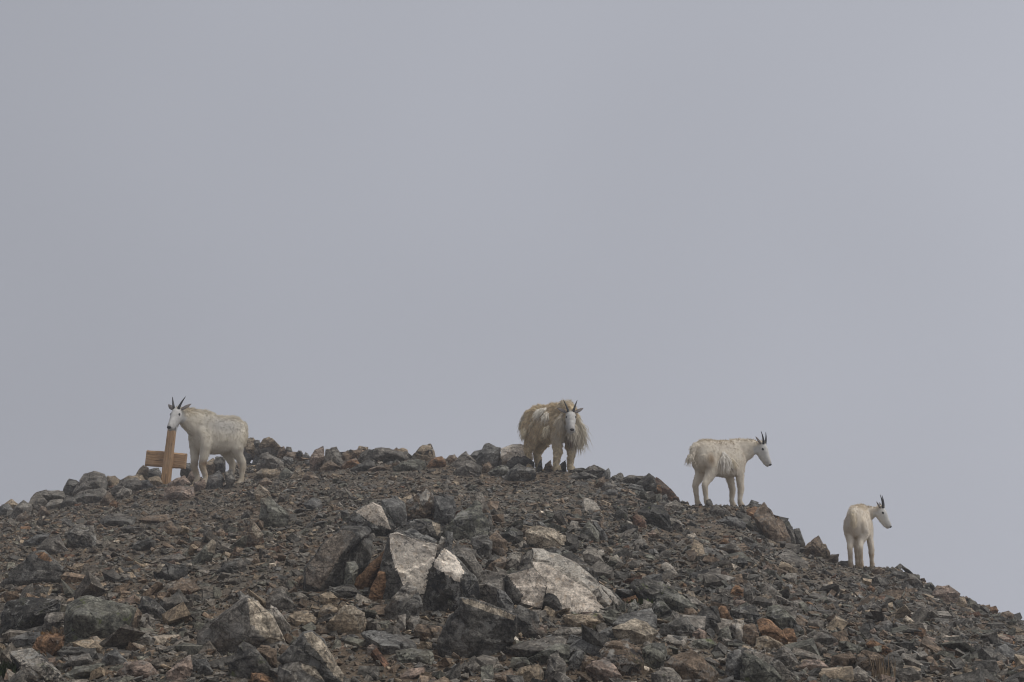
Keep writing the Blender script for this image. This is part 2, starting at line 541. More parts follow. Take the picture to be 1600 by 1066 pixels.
def rock(name, tint, outline, label, mat=None, thick=0.75, lean=0.45, bump=0.18, face=None, facemat=None, ridge=None, base=None,
         amp=0.03, jit=0.09, chips=None, spread=1.0, cat=None, seed=None, group=None, push=0.0):
    """one rock: its outline stands on the ground where its foot meets it; it leans back, bulges forward and runs back by its thickness"""
    P = pts(outline)
    rg = np.random.default_rng(seed if seed is not None else int(sum(p[0] * 3 + p[1] * 7 for p in P)) % 99991)
    xs = np.array([p[0] for p in P]); ys = np.array([p[1] for p in P])
    if spread != 1.0:                          # half buried: wider at the foot than at the tip
        xm, ym = xs.mean(), ys.min() + 0.5 * (ys.max() - ys.min())
        xs = np.where(ys > ym, xm + (xs - xm) * spread, xs)
        P = list(zip(xs, ys))
    yb = base if base is not None else ys.max()
    xc, yc = xs.mean(), ys.mean()
    d0 = hit(xs[np.argmax(ys)] * 0.5 + xc * 0.5, yb) + push
    ppm = FPX / d0
    W, Hh = (xs.max() - xs.min()) / ppm, (ys.max() - ys.min()) / ppm
    size = max(W, Hh)
    depth = thick * (0.6 * W + 0.4 * Hh)
    V = []
    yk = ys.min() + (0.42 if lean < 0.7 else 0.7) * (ys.max() - ys.min())      # the break between a rock's front and its top

    def back(y):
        return (0.25 * lean * (yb - y) + (1.3 * lean + 0.35) * max(0.0, yk - y)) / ppm
    for (x, y) in P:
        d = d0 + back(y) + rg.uniform(-jit, jit) * size
        V.append(at(x, y, d))
        k = rg.uniform(0.72, 0.92)
        x2, y2 = xc + (x - xc) * k, yc + (y - yc) * k + 0.04 * (ys.max() - ys.min())
        V.append(at(x2, y2, d + depth * rg.uniform(0.75, 1.1)))
        if y > yc + 0.25 * (ys.max() - yc):
            V.append(at(x, y, d0 + 0.1 * depth) - np.array([0, 0, 0.22 * Hh + 0.03]))
            V.append(at(x2, y2, d0 + depth) - np.array([0, 0, 0.45 * Hh + 0.05]))
    if ridge:
        for (x, y) in pts(ridge):
            V.append(at(x, y, d0 + 0.25 * lean * (yb - y) / ppm - bump * size))
    else:
        for _ in range(2):
            x = xc + rg.uniform(-0.28, 0.28) * (xs.max() - xs.min()); y = yk + rg.uniform(-0.06, 0.12) * (ys.max() - ys.min())
            V.append(at(x, y, d0 + 0.25 * lean * (yb - y) / ppm - bump * size * rg.uniform(0.9, 1.6)))
        x = xc + rg.uniform(-0.25, 0.25) * (xs.max() - xs.min()); y = yc + rg.uniform(0.15, 0.4) * (ys.max() - ys.min())
        V.append(at(x, y, d0 - bump * size * rg.uniform(0.5, 1.3)))
    if face:
        for (x, y) in pts(face):
            V.append(at(x, y, d0 + (0.25 * lean * (yb - y) if lean < 0.7 else lean * (yb - y)) / ppm - 0.12 * size))
    o0 = at(xc, yb, d0)
    bm = hull_bm([Vector(v - o0) for v in V])
    bmesh.ops.bevel(bm, geom=bm.edges[:], offset=0.006 * size, segments=1, affect='EDGES', profile=0.5)
    px = 1.0 / ppm
    refine(bm, max(size / 24, 2.4 * px), cap=5500)
    roughen(bm, size, amp, rg.uniform(0, 50, 3), chips if chips is not None else (.22 if thick < .5 or name == 'leaning_slab' else .28 if facemat in (None, M_PALE, M_PALE_LOW) and face else .42))
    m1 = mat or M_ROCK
    if face:
        poly = pts(face)
        bm.normal_update()
        cs = np.array([f.calc_center_median()[:] for f in bm.faces]) + o0
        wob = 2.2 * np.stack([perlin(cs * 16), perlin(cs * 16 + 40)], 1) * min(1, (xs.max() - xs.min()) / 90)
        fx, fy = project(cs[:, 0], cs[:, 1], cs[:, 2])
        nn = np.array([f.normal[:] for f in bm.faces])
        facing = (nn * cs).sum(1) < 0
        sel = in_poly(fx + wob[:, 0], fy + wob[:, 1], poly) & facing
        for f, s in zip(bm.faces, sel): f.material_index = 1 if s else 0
    me = bm_mesh(bm, name)
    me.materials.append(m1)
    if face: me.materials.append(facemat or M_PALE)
    ob = link_mesh(name, me)
    ob.location = o0
    c = np.array(TINT[tint]) * rg.uniform(0.9, 1.1)
    ob.color = rgba(c)
    tag(ob, label, cat or name.replace('_', ' '), group, 'thing')
    HEROES.append((P, d0, ob))
    return ob


# the outcrop in the middle
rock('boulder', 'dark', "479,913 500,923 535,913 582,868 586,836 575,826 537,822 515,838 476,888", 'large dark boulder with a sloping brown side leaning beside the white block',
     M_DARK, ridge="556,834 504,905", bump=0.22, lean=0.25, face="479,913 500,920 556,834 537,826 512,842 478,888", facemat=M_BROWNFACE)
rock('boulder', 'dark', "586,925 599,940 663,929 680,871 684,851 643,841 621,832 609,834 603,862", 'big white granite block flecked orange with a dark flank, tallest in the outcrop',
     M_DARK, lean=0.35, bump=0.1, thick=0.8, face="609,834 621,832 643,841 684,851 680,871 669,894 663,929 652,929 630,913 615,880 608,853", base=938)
rock('boulder', 'dark', "659,935 663,950 696,958 729,941 749,921 745,900 723,875 700,855 690,860 676,886", 'white topped boulder split by a crack from the big white block',
     M_LICHEN, lean=0.4, face="695,856 680,875 677,886 717,911 727,892 712,870", bump=0.2)
rock('leaning_slab', 'orange', "605,855 598,863 548,911 543,923 560,917 607,872", 'orange brown slab leaning to the left against the white block', M_RUST, thick=0.25, lean=0.2, bump=0.05)
rock('leaning_slab', 'orange', "606,866 615,868 609,904 589,927 573,941 580,915 597,893", 'narrow rust orange slab standing under the white block', M_RUST, thick=0.3, lean=0.15, bump=0.06)
rock('stone', 'green', "536,918 541,878 555,876 560,888 547,918 541,926", 'upright grey stone wedged between the dark boulder and orange slab', thick=0.5, lean=0.1)
rock('stone', 'dark', "510,922 538,913 552,915 560,926 545,934 520,936", 'low dark stone at the foot of the leaning orange slab', thick=0.7)
rock('boulder', 'dark', "540,816 555,799 582,783 600,792 619,824 611,830 585,836 560,832", 'pale topped dark boulder behind the big white block', M_LICHEN, lean=0.5,
     face="556,799 582,784 597,792 611,828 590,820 572,812", facemat=M_PALE_LOW, base=838)
rock('boulder', 'blue', "590,815 597,782 618,775 634,784 636,806 622,822", 'blue grey boulder behind the pale topped dark boulder', base=826, lean=0.4)
rock('boulder', 'brown', "630,812 636,784 655,776 666,762 676,772 684,806 668,818", 'jagged brown peaked boulder with white streaks at the top of the outcrop', M_LICHEN, base=820, lean=0.2, bump=0.22, facemat=M_PALE_LICHEN, face="655,778 666,762 672,771 668,784 660,790")
rock('boulder', 'blue', "678,812 679,775 692,772 710,775 712,800 704,822", 'square blue grey boulder with an orange stain below it', base=824, lean=0.25)
rock('stone', 'orange', "670,809 678,791 684,793 697,797 694,810 680,818", 'orange stained broken stone in the hollow of the outcrop', M_RUST, base=816, thick=0.5)
rock('boulder', 'green', "692,836 700,815 743,783 751,788 765,818 762,838 738,846 712,846", 'grey green pyramid boulder spotted with black lichen', M_LICHEN, base=846, lean=0.55, bump=0.14)
rock('stone', 'dark', "760,826 763,805 768,804 770,822 765,830", 'thin dark stone standing on end beside the lichen pyramid', thick=0.8, lean=0.1)
rock('boulder', 'dark', "612,834 640,812 668,810 690,822 688,838 660,846 632,842", 'dark rounded boulder right behind the white block', M_LICHEN, base=848, face="675,815 688,820 688,832 682,837", facemat=M_TANFACE)
rock('stone', 'blue', "632,832 642,826 680,843 688,850 668,852 645,845", 'flat blue grey stone resting above the white block', M_LICHEN, base=852, thick=0.6)
rock('stone', 'tan', "684,852 690,838 698,844 696,854 688,862", 'small tan stone with black lichen at the top of the crack', M_PALE_LICHEN, base=866)
rock('boulder', 'grey', "700,866 712,846 740,858 756,896 748,905 728,886", 'grey slab sloping down behind the split white topped boulder', base=908, lean=0.6)
rock('stone', 'blue', "694,852 700,830 708,832 706,856 700,862", 'upright blue grey stone below the lichen pyramid', base=868, lean=0.2)
rock('boulder', 'dark', "740,862 736,840 760,836 770,846 768,866 752,874", 'dark hollow boulder under the lichen pyramid', M_DARK, base=872)
rock('stone', 'brown', "758,846 776,828 792,846 790,862 768,866", 'brownish block to the right of the lichen pyramid', base=868)
rock('stone', 'dark', "780,836 800,822 816,832 820,845 795,850", 'dark flat stone with a spotted top above the white slabs', M_LICHEN, base=850)
rock('stone', 'tan', "820,832 838,822 866,826 884,838 880,850 850,852 830,846", 'tan layered block above the white slabs', M_TANFACE, base=858)
rock('boulder', 'green', "905,832 920,812 938,832 936,840 912,845", 'green grey wedge beside a pair of thin slabs', base=846, lean=0.3)
rock('leaning_slab', 'blue', "926,814 932,815 950,838 946,843 938,838", 'thin grey slab leaning right of the green grey wedge', base=844, thick=0.4)
rock('stone', 'brown', "758,892 766,880 792,866 790,878 775,893", 'brown grey wedge behind the white slabs', base=896)
rock('stone', 'light', "790,880 800,862 815,864 812,880 800,888", 'light grey knobbly stone behind the white slabs', base=892)
rock('boulder', 'grey', "808,886 820,866 833,856 832,884 818,890", 'grey finely layered block at the upper corner of the white slab', base=895)
# pale slabs to the right of it
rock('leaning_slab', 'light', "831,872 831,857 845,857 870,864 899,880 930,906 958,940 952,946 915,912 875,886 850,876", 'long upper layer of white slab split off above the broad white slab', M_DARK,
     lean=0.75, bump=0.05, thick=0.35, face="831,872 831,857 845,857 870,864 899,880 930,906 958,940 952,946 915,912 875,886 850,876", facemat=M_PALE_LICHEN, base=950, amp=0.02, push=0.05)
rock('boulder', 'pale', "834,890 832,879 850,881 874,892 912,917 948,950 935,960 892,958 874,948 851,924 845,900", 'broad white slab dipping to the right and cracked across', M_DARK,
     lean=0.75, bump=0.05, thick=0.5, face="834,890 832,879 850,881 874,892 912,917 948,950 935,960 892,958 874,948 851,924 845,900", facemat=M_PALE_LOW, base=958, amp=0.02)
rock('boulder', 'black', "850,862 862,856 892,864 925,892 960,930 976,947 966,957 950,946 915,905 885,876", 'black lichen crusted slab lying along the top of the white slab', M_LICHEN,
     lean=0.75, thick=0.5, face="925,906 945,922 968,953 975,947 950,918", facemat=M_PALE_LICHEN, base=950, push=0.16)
rock('boulder', 'dark', "786,906 792,899 832,887 856,908 848,950 812,943 795,930", 'pale pinkish slab with a dark left flank beside the broad white slab', M_DARK, lean=0.55,
     face="792,899 832,887 856,908 847,951 812,942 818,930", facemat=M_PALE_LOW, thick=0.5, bump=0.1, base=952)
rock('boulder', 'black', "850,940 852,926 868,930 878,945 874,958 858,955", 'dark stone tucked under the white slab', M_DARK, base=960)
rock('stone', 'tan', "846,958 852,946 868,955 866,964 852,966", 'small rusty stone below the pinkish slab', base=966)
rock('stone', 'tan', "880,962 905,958 938,960 944,970 930,980 892,982", 'mossy tan stone below the broad white slab', M_MOSS, base=984)
rock('stone', 'blue', "775,920 790,925 803,945 798,955 778,948", 'blue dark stone at the right of the foreground boulder top', base=962, lean=0.3)
rock('boulder', 'grey', "742,915 752,890 790,892 792,906 785,935 762,945", 'grey boulder between the split boulder and the pinkish slab', base=950, lean=0.4)
rock('stone', 'pale', "752,896 765,893 775,906 765,912 750,914", 'small white stone behind the grey boulder in the middle', M_PALE, base=916)
# foreground centre
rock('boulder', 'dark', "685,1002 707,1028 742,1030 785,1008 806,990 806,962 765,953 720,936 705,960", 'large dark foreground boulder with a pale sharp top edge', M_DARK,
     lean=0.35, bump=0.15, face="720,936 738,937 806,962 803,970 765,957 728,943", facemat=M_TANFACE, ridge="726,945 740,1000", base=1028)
rock('boulder', 'grey', "599,956 614,933 637,909 652,919 638,936 622,968 610,972", 'grey stone leaning below the white block', lean=0.25, thick=0.6, base=970)
rock('stone', 'dark', "622,968 640,936 654,922 660,945 650,966 636,975", 'dark stone in the shade under the white block', M_DARK, base=976)
rock('stone', 'grey', "618,985 622,962 634,960 634,982", 'small grey upright stone before the leaning grey stone', base=988)
rock('stone', 'grey', "635,972 642,962 656,964 654,978 644,984", 'small angular grey stone left of the dark foreground boulder', base=985)
rock('stone', 'brown', "646,985 652,975 690,980 692,992 675,1002 655,998", 'brownish rubble stone left of the dark foreground boulder', base=1003)
rock('boulder', 'dark', "800,955 810,945 838,958 850,990 835,1000 805,988", 'blue black pointed stone at the right of the foreground boulder', base=1000)
rock('stone', 'pink', "820,986 832,975 855,978 850,992 830,996", 'pinkish flat stone before the blue black pointed stone', base=997)
rock('stone', 'light', "800,1000 806,994 812,1002 806,1010", 'small pale stone at the corner of the foreground boulder', M_PALE, base=1012)
rock('boulder', 'grey', "787,1010 830,1002 878,990 885,1000 870,1020 825,1028", 'long grey slab in front at the right of the foreground boulder', lean=0.8, base=1030)
rock('boulder', 'green', "825,1030 870,1005 890,1008 893,1025 870,1034", 'dark green grey boulder beside the long grey slab', base=1036)
rock('stone', 'blue', "886,1005 890,992 915,995 920,1008 905,1015", 'blue grey block behind the brown fragments', base=1016)
rock('leaning_slab', 'light', "862,992 875,980 925,982 935,990 900,995", 'flat light grey slab under the mossy tan stone', base=1000, thick=0.6)
rock('boulder', 'grey', "850,1060 858,1022 872,1016 885,1038 880,1066", 'grey blocky stone at the bottom below the long slab', base=1070)
rock('boulder', 'blue', "888,1034 902,1012 912,1018 908,1040 895,1046", 'upright blue grey stone at the right of the long slab', base=1048, lean=0.2)
rock('stone', 'brown', "905,1046 914,1022 930,1030 926,1046", 'brown upright stone at the right of the upright blue stone', base=1050, lean=0.2)
rock('stone', 'tan', "800,1060 812,1045 842,1036 850,1050 845,1066", 'tan brown block at the very bottom, right of centre', base=1072)
rock('stone', 'brown', "765,1066 770,1052 800,1045 805,1062", 'brown low stone at the bottom edge', base=1072)
rock('stone', 'green', "795,1040 800,1028 822,1026 828,1038 810,1046", 'green grey stone below the long grey slab', base=1048)
rock('stone', 'light', "728,1046 740,1030 752,1040 748,1050", 'small light grey stone before the dark foreground boulder', base=1052)
# foreground left of centre
rock('boulder', 'grey', "307,990 330,1005 360,1020 420,1012 447,1000 440,980 425,955 402,940 385,932 372,950", 'large pale grey boulder with a sharp crest near the bottom', lean=0.55,
     ridge="387,938 389,955 392,990", bump=0.2, face="386,934 404,940 428,962 446,1000 425,1008 392,975", facemat=M_TANFACE, base=1018)
rock('leaning_slab', 'light', "420,965 422,944 433,950 454,978 448,990 432,978", 'light grey slab leaning on the large pale grey boulder', base=1002, lean=0.5)
rock('boulder', 'dark', "357,1036 380,998 392,1006 428,1050 400,1062 370,1058", 'mossy dark pointed boulder in front of the large pale boulder', M_MOSS, base=1062, lean=0.35)
rock('boulder', 'brown', "400,1015 408,1008 435,1012 432,1035 422,1042", 'brown stone between two dark boulders at the bottom', base=1046)
rock('boulder', 'dark', "435,1030 460,1008 475,990 486,986 505,1000 520,1025 537,1050 540,1075 512,1072 495,1045 470,1022", 'split boulder with a tan ridge at the bottom', M_DARK,
     lean=0.4, face="475,990 487,987 505,1002 520,1025 537,1050 536,1066 522,1055 500,1024 486,1010", facemat=M_TANFACE, base=1078)
rock('boulder', 'grey', "434,1072 436,1040 472,1022 490,1035 507,1066 500,1080", 'grey boulder with a tan face in front of the split boulder', lean=0.3,
     face="472,1024 490,1035 506,1064 486,1056 470,1044", facemat=M_TANFACE, base=1084)
rock('stone', 'orange', "390,1066 392,1050 410,1052 432,1066 425,1076", 'orange stone at the bottom edge by the mossy boulder', M_RUST, base=1078)
rock('boulder', 'tan', "510,978 516,968 537,945 552,948 572,958 573,974 563,991 535,988", 'tan topped dark block standing alone on the brown soil', M_DARK, lean=0.4,
     face="514,970 537,945 552,948 571,957 572,972 562,986 556,965 538,955", facemat=M_TANFACE, base=991)
rock('stone', 'tan', "497,960 504,946 518,943 528,953 512,964", 'tan stone touching the block on the brown soil', base=966)
rock('boulder', 'tan', "452,963 460,957 480,954 494,965 492,973 478,978 460,974", 'flat tan slab left of the block on brown soil', thick=0.8, lean=0.9, base=978)
rock('stone', 'tan', "498,942 500,928 516,924 529,934 512,944", 'pointed tan stone below the dark leaning boulder', base=945)
rock('boulder', 'grey', "415,942 425,925 438,917 456,938 465,948 440,954", 'striped grey boulder on the path left of the flat tan slab', base=954, lean=0.6)
rock('boulder', 'blue', "565,990 580,984 600,986 640,998 652,1004 650,1012 612,1022 595,1010", 'blue grey slab lying on the brown soil', lean=1.0, thick=0.7, base=1021)
rock('boulder', 'green', "618,1018 642,1010 676,1016 681,1030 650,1036 622,1032", 'low rough grey stone in front of the blue grey slab', base=1038, lean=0.7)
rock('stone', 'pink', "572,1012 582,1006 596,1012 590,1022 576,1022", 'small pinkish stone before the blue grey slab', base=1024)
rock('stone', 'grey', "645,1042 655,1034 668,1040 662,1048", 'small grey stone on the soil at the bottom', base=1050)
# left foreground
rock('boulder', 'dark', "2,910 20,890 52,865 67,862 97,887 110,905 80,908 40,914", 'big dark wedge boulder with a rusty peak', M_DARK, lean=0.45, ridge="62,866 40,906", face="55,864 68,862 82,876 76,878 62,872", facemat=M_RUST, base=914)
rock('boulder', 'blue', "37,847 55,836 80,832 74,845 58,848", 'dark blue grey slab tilted before the left skyline', base=852, lean=0.4)
rock('boulder', 'grey', "58,856 75,840 92,835 108,860 88,864 66,862", 'grey pyramid stone by the square blotched block', base=866, lean=0.35)
rock('boulder', 'grey', "100,832 118,820 146,822 152,854 128,856 108,854", 'square grey block blotched with pale lichen', M_LICHEN, base=857, lean=0.3)
rock('boulder', 'black', "0,958 12,942 45,935 95,938 92,952 68,972 40,982 15,992 0,990", 'black craggy boulder in the lower corner, half out of frame', M_LICHEN, base=994, lean=0.3)
rock('boulder', 'green', "100,972 108,945 117,937 140,932 200,947 212,952 190,980 175,997 140,1002 107,1002", 'big green grey boulder with yellow lichen spots', M_MOSS, base=1003, lean=0.6)
rock('stone', 'grey', "66,980 72,957 100,957 98,972 80,990", 'grey standing stone between the black boulder and lichen boulder', base=993, lean=0.2)
rock('boulder', 'dark', "214,952 222,929 232,930 262,957 250,966 235,967", 'small dark pyramid boulder with a rough black face', M_LICHEN, base=968, lean=0.3)
rock('leaning_slab', 'brown', "182,985 198,962 215,950 222,958 210,975 192,988", 'brown mossy slab leaning under the dark pyramid boulder', M_MOSS, base=990, lean=0.3)
rock('stone', 'light', "210,984 222,962 228,965 226,984", 'thin light stone standing below the dark pyramid boulder', base=986, lean=0.15)
rock('stone', 'light', "228,980 232,960 242,968 240,980", 'pale split stone beside the thin light stone', base=983, lean=0.2)
rock('boulder', 'light', "12,1018 50,1013 70,1030 97,1055 90,1066 42,1058 25,1040", 'pale boulder with black lichen spots in the lower corner', M_LICHEN, base=1068, lean=0.6)
rock('boulder', 'blue', "15,998 40,988 62,987 66,1002 55,1012 20,1012", 'rounded blue grey boulder above the pale spotted boulder', base=1014, lean=0.5)
rock('stone', 'tan', "112,1003 150,995 172,1012 150,1019 125,1012", 'tan topped stone under the lichen boulder', base=1020, lean=0.7)
rock('stone', 'dark', "88,1018 110,1008 148,1014 152,1030 120,1024 100,1026", 'dark overhanging stone below the tan topped stone', M_DARK, base=1032)
rock('boulder', 'grey', "100,1040 108,1025 140,1020 145,1034 130,1044", 'grey blue stone in the lower left heap', base=1046)
rock('boulder', 'green', "95,1058 115,1042 165,1036 150,1050 118,1060", 'long low green grey stone in the lower left heap', base=1062)
rock('stone', 'blue', "160,1034 165,1022 180,1014 200,1033 185,1038", 'bluish three cornered stone at the lower left', base=1040)
rock('boulder', 'pink', "184,1052 195,1036 217,1031 235,1038 248,1054 220,1060", 'rounded pinkish grey boulder at the lower left', base=1062, lean=0.6)
rock('boulder', 'pink', "260,1052 275,1036 297,1024 301,1046 285,1060 266,1060", 'smooth pinkish tan wedge at the lower left', base=1062, lean=0.4)
rock('stone', 'blue', "299,1046 302,1030 322,1030 333,1050 318,1056", 'blue grey lump beside the pinkish tan wedge', base=1058)
rock('stone', 'grey', "207,1002 215,990 222,985 244,998 238,1006 222,1008", 'angular brown grey stone below the thin light stone', base=1010, lean=0.4)
rock('boulder', 'orange', "48,1016 58,1000 72,988 100,994 98,1008 76,1024", 'orange mossy earth covered stone at the lower left', M_RUST, base=1027, lean=0.5, amp=0.07)
rock('boulder', 'black', "240,894 250,878 296,887 292,900 267,907 250,904", 'black angular boulder with a reddish side on the path', M_DARK, base=908, lean=0.35, face="240,893 250,878 258,882 248,895", facemat=M_TANFACE)
rock('boulder', 'brown', "260,923 285,901 300,908 315,920 290,928 272,927", 'flat brown three cornered stone on the path', base=929, lean=0.8)
rock('leaning_slab', 'green', "297,881 315,858 332,842 338,848 334,866 318,878 305,882", 'tilted grey blade of stone with a pale top on the path', base=883, lean=0.2, face="322,852 332,842 338,848 335,865 325,862", facemat=M_TANFACE)
rock('leaning_slab', 'grey', "250,874 262,868 280,865 291,872 275,878 258,878", 'flat grey slab lying above the black angular boulder', base=880, lean=1.2)
rock('boulder', 'dark', "340,893 350,878 377,872 386,884 372,893 352,896", 'dark flat topped stone on the path', base=897, lean=0.5)
rock('boulder', 'dark', "204,856 214,846 230,840 243,846 240,855 222,858", 'dark low boulder on the gravel below the cross', base=860, lean=0.5)
rock('leaning_slab', 'dark', "155,813 170,804 184,802 215,808 210,819 180,818", 'long low dark slab in the gravel', base=821, lean=0.9)
rock('leaning_slab', 'brown', "216,812 232,806 264,803 267,811 250,816 230,817", 'long low brown slab beside the long dark slab', base=819, lean=0.9)
rock('stone', 'dark', "188,826 200,821 226,824 224,832 200,831", 'low dark flat stone in the gravel', base=834)
rock('stone', 'brown', "249,832 260,812 268,815 278,829 264,834", 'brown pointed stone in the gravel below the cross', base=835, lean=0.6)
rock('boulder', 'brown', "372,852 382,826 398,817 412,836 404,845 388,856", 'brown boulder with a tan side below the near goat', base=858, lean=0.4, face="396,817 412,836 402,842 392,826", facemat=M_TANFACE)
rock('boulder', 'green', "405,812 408,780 420,775 448,800 452,806 430,820", 'green grey boulder with a sloping straight edge on the gravel', base=822, lean=0.4, push=-0.2)
rock('boulder', 'tan', "396,772 405,757 420,768 424,780 408,784", 'tan and black stone behind the straight edged boulder', base=786, lean=0.4, face="396,770 405,757 420,768 414,775", facemat=M_TANFACE)
rock('leaning_slab', 'blue', "474,788 490,776 502,782 504,790 488,795", 'blue grey flaky slab in the gravel', base=796, lean=0.7)
rock('stone', 'brown', "338,832 345,825 352,832 350,840", 'small rusty stone in the middle gravel', base=842)
rock('stone', 'brown', "170,788 176,782 186,785 182,793", 'small orange brown stone in the left gravel', M_RUST, base=794)
rock('stone', 'dark', "205,791 211,784 217,788 215,794", 'small dark pointed stone on the left gravel', base=795)
# skyline, left
SKL = [("0,800 2,788 14,786 18,797 10,806", 'blue', 'blue grey stone at the far left end of the skyline'),
       ("5,795 8,786 18,780 27,789 20,797", 'tan', 'tan stone beside the farthest left skyline stone'),
       ("18,806 22,794 37,781 50,788 46,804 30,810", 'grey', 'grey sloping boulder on the left skyline'),
       ("46,790 50,777 63,772 74,786 66,796", 'light', 'light broken stone on the left skyline'),
       ("54,778 56,770 72,765 98,768 100,780 76,784", 'grey', 'dark flat topped boulder on the left skyline'),
       ("99,772 101,760 108,748 119,749 131,762 124,774", 'dark', 'dark angular boulder left of the big rounded one'),
       ("120,770 122,755 131,741 147,737 164,740 169,754 160,768 140,774", 'grey', 'big rounded grey boulder on the left skyline'),
       ("118,782 124,768 160,764 172,772 150,786", 'grey', 'grey block under the big rounded skyline boulder'),
       ("164,754 168,744 180,742 188,750 182,760", 'tan', 'tan stone right of the big rounded skyline boulder'),
       ("180,764 188,750 215,746 222,758 205,770", 'grey', 'long grey stone left of the cross'),
       ("190,748 200,742 222,742 224,752 200,756", 'tan', 'low tan stone on the skyline left of the cross'),
       ("214,744 217,732 224,727 232,731 230,744", 'tan', 'tan upright stone behind the crossbar end'),
       ("226,746 229,734 248,731 251,744 238,750", 'blue', 'blue grey stone under the crossbar'),
       ("230,756 233,746 248,743 251,755 240,760", 'tan', 'light tan stone at the left of the cross foot'),
       ("216,762 220,752 232,749 236,760 225,765", 'blue', 'round blue grey stone left of the cross foot'),
       ("184,772 192,760 206,766 204,776", 'light', 'light stone on the slope left of the cross'),
       ("160,784 168,768 178,776 182,786 170,790", 'brown', 'brown stone in the left heap'),
       ("134,784 140,772 152,776 150,786", 'light', 'small light stone in front of the grey block'),
       ("98,788 104,774 116,778 120,788 108,792", 'dark', 'dark stone in the heap below the dark angular boulder'),
       ("74,792 78,782 98,780 100,790 86,794", 'light', 'light flat stone in the left heap'),
       ("60,806 64,790 72,792 76,804 68,808", 'brown', 'brown upright stone in the left heap'),
       ("20,818 28,806 40,798 48,806 38,818", 'brown', 'brown tilted stone below the left skyline')]
for o_, c_, l_ in SKL: rock('boulder' if 'boulder' in l_ else 'stone', c_, o_, l_, None, thick=0.9, lean=0.35, spread=1.25)
